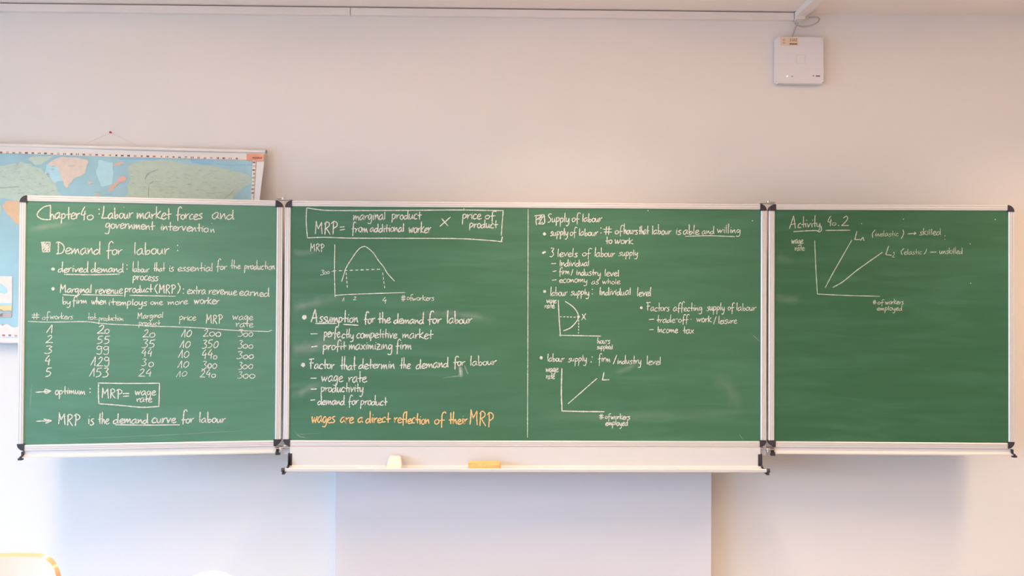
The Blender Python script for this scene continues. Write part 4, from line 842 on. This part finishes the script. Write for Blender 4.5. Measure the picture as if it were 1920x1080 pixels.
st = rt_.part('sticker', nb((a.x, RY - .0006, b.z), (b.x, RY + .001, a.z)), M['sticker'], body, label='cream sticker reading 5102 on the router')
rt_.part('sticker_lettering', plain_strokes(num('5', 1480.3, 1483.8, 72.6, 77.6) + [[(1485.6, 72.7), (1485.4, 77.6)]] + num('0', 1487, 1490.3, 72.4, 77.7) + num('2', 1490.6, 1494.4, 72.7, 77.7), 1.0, lambda x, y: rpx(x, y, .0009)), M['ink'], body)
bm = bmesh.new()
for (x0_, y0_, x1_, y1_) in ((1480, 81, 1494.5, 84),):
    a, b = rpx(x0_, y0_), rpx(x1_, y1_); box(bm, (a.x, RY - .0009, b.z), (b.x, RY, a.z))
a, b = rpx(1467, 80), rpx(1472.3, 81); box(bm, (a.x, RY - .0009, b.z), (b.x, RY, a.z))
rt_.part('sticker_bar', bm, M['ink'], body)
bm = bmesh.new(); c = rpx(1470, 75); cyl(bm, c, (0, -1, 0), .006, .0006, 18)
rt_.part('sticker_emblem', bm, mat('faded_orange_print', (.70, .44, .30), .6), body)
bm = bmesh.new(); c = rpx(1525, 142); cyl(bm, c, (0, -1, 0), .0032, .0005, 14); a, b = rpx(1529.6, 141.3), rpx(1537.6, 143.8); box(bm, (a.x, RY - .0009, b.z), (b.x, RY, a.z))
rt_.part('front_mark', bm, M['grey'], body)
bm = bmesh.new(); cyl(bm, rpx(1476, 143, 0), (0, -1, 0), .0026, .001, 12); rt_.part('indicator_light', bm, M['led'], body)
bm = bmesh.new(); a, b = rpx(1483.5, 142.6), rpx(1487, 143.8); box(bm, (a.x, RY - .0006, b.z), (b.x, RY, a.z)); rt_.part('indicator_light', bm, M['grey'], body)
CY = WALL_Y - .025
p = [at(1485.5, 70, CY), at(1487, 63, CY), at(1489.5, 56, CY), at(1493, 48, CY - .005), at(1496, 42, CY - .005)]
solo('network_cable', tube(bmesh.new(), p, .0036, 8), M['cable'], 'short grey cable running from the router up to the trunking', 'cable', smooth=True)
lp = [(1490, 43), (1494, 47), (1503, 50), (1515, 49.5), (1526, 46), (1534, 41), (1537, 35.5), (1534, 33), (1526, 32.2), (1515, 33)]
solo('network_cable', tube(bmesh.new(), [at(x, y, CY - .004*i) for i, (x, y) in enumerate(lp)], .0036, 8), M['cable'], 'grey cable looping out to the right of the trunking corner', 'cable', smooth=True)

# ---------------------------------------------------------------- chairs at the lower left edge
def shell(cx, cy, zc, hw_, hh_, r_, thick, bendr, rotz, tilt, nu=16, nv=14, rim=.0):
    """Rounded, horizontally curved sheet (backrest) facing -y."""
    bm = bmesh.new(); G = []
    for side in (0, 1):
        hw, hh, r = (hw_ - rim, hh_ - rim, max(.01, r_ - rim)) if side == 0 else (hw_, hh_, r_)
        rows = []
        for j in range(nv + 1):
            v = -1 + 2*j/nv; v = math.sin(v*math.pi/2); z = v*hh
            d = max(0, abs(z) - (hh - r)); wdt = hw - r + math.sqrt(max(0, r*r - d*d))
            row = []
            for i in range(nu + 1):
                x = (-1 + 2*i/nu) * wdt; y = bendr * (x/hw)**2 * -1 + (thick if side else 0) + tilt*z
                row.append(bm.verts.new(Matrix.Rotation(rotz, 3, 'Z') @ Vector((x, y, z)) + Vector((cx, cy, zc))))
            rows.append(row)
        G.append(rows)
    for s, rows in enumerate(G):
        for j in range(nv):
            for i in range(nu): bm.faces.new((rows[j][i], rows[j][i+1], rows[j+1][i+1], rows[j+1][i]))
    for j in range(nv):
        for i in (0, nu): bm.faces.new((G[0][j][i], G[0][j+1][i], G[1][j+1][i], G[1][j][i])).material_index = 1
    for i in range(nu):
        for j in (0, nv): bm.faces.new((G[0][j][i], G[0][j][i+1], G[1][j][i+1], G[1][j][i])).material_index = 1
    bmesh.ops.remove_doubles(bm, verts=bm.verts, dist=1e-5); bmesh.ops.recalc_face_normals(bm, faces=bm.faces)
    return bm
def chair(name, cx, cy, top, hw, hh, r, rotz, m_, label):
    t = Thing(name, (cx, cy, 0), label, 'chair')
    Rm = Matrix.Rotation(rotz, 3, 'Z'); B = Vector((cx, cy, 0))
    def W_(x, y, z): return Rm @ Vector((x, y, 0)) + B + Vector((0, 0, z))
    t.part('backrest', shell(cx, cy, top - hh, hw, hh, r, .011, .035, rotz, .12, rim=.008), m_, smooth=True)
    bm = shell(0, 0, 0, .2, .2, .06, .012, .0, 0, 0)
    for v in bm.verts:
        x, y, z = v.co; v.co = W_(x, -.24 - z*.95, .445 - y - .012*math.cos(x*6))
    bmesh.ops.recalc_face_normals(bm, faces=bm.faces)
    t.part('seat', bm, m_, smooth=True)
    for s in (-1, 1):
        x = s*min(.165, hw*.75)
        t.part('leg', tube(bmesh.new(), [W_(x, .026, top - .06), W_(x, .004, top - hh*2), W_(x, -.014, .46), W_(x*1.15, -.02, .3), W_(x*1.2, .07, .008)], .011, 10), M['chrome'], smooth=True)
        t.part('leg', tube(bmesh.new(), [W_(x, -.04, .425), W_(x, -.38, .425), W_(x*1.15, -.405, .38), W_(x*1.2, -.45, .008)], .011, 10), M['chrome'], smooth=True)
    return t
e = at(103.5, 1080, -.80); tp_ = at(60, 1043, -.80)
chair('wooden_chair', e.x - .192, -.80, tp_.z, .205, .155, .075, math.radians(6), [M['beech_sheen'], M['wood']], 'beech plywood chair with steel legs at the lower left edge')
c = at(394, 1076.5, -.72)
chair('plastic_chair', c.x, -.72, c.z, .135, .17, .13, 0, [M['wplastic'], M['wplastic']], 'white plastic chair, only the rounded top of its back in view')
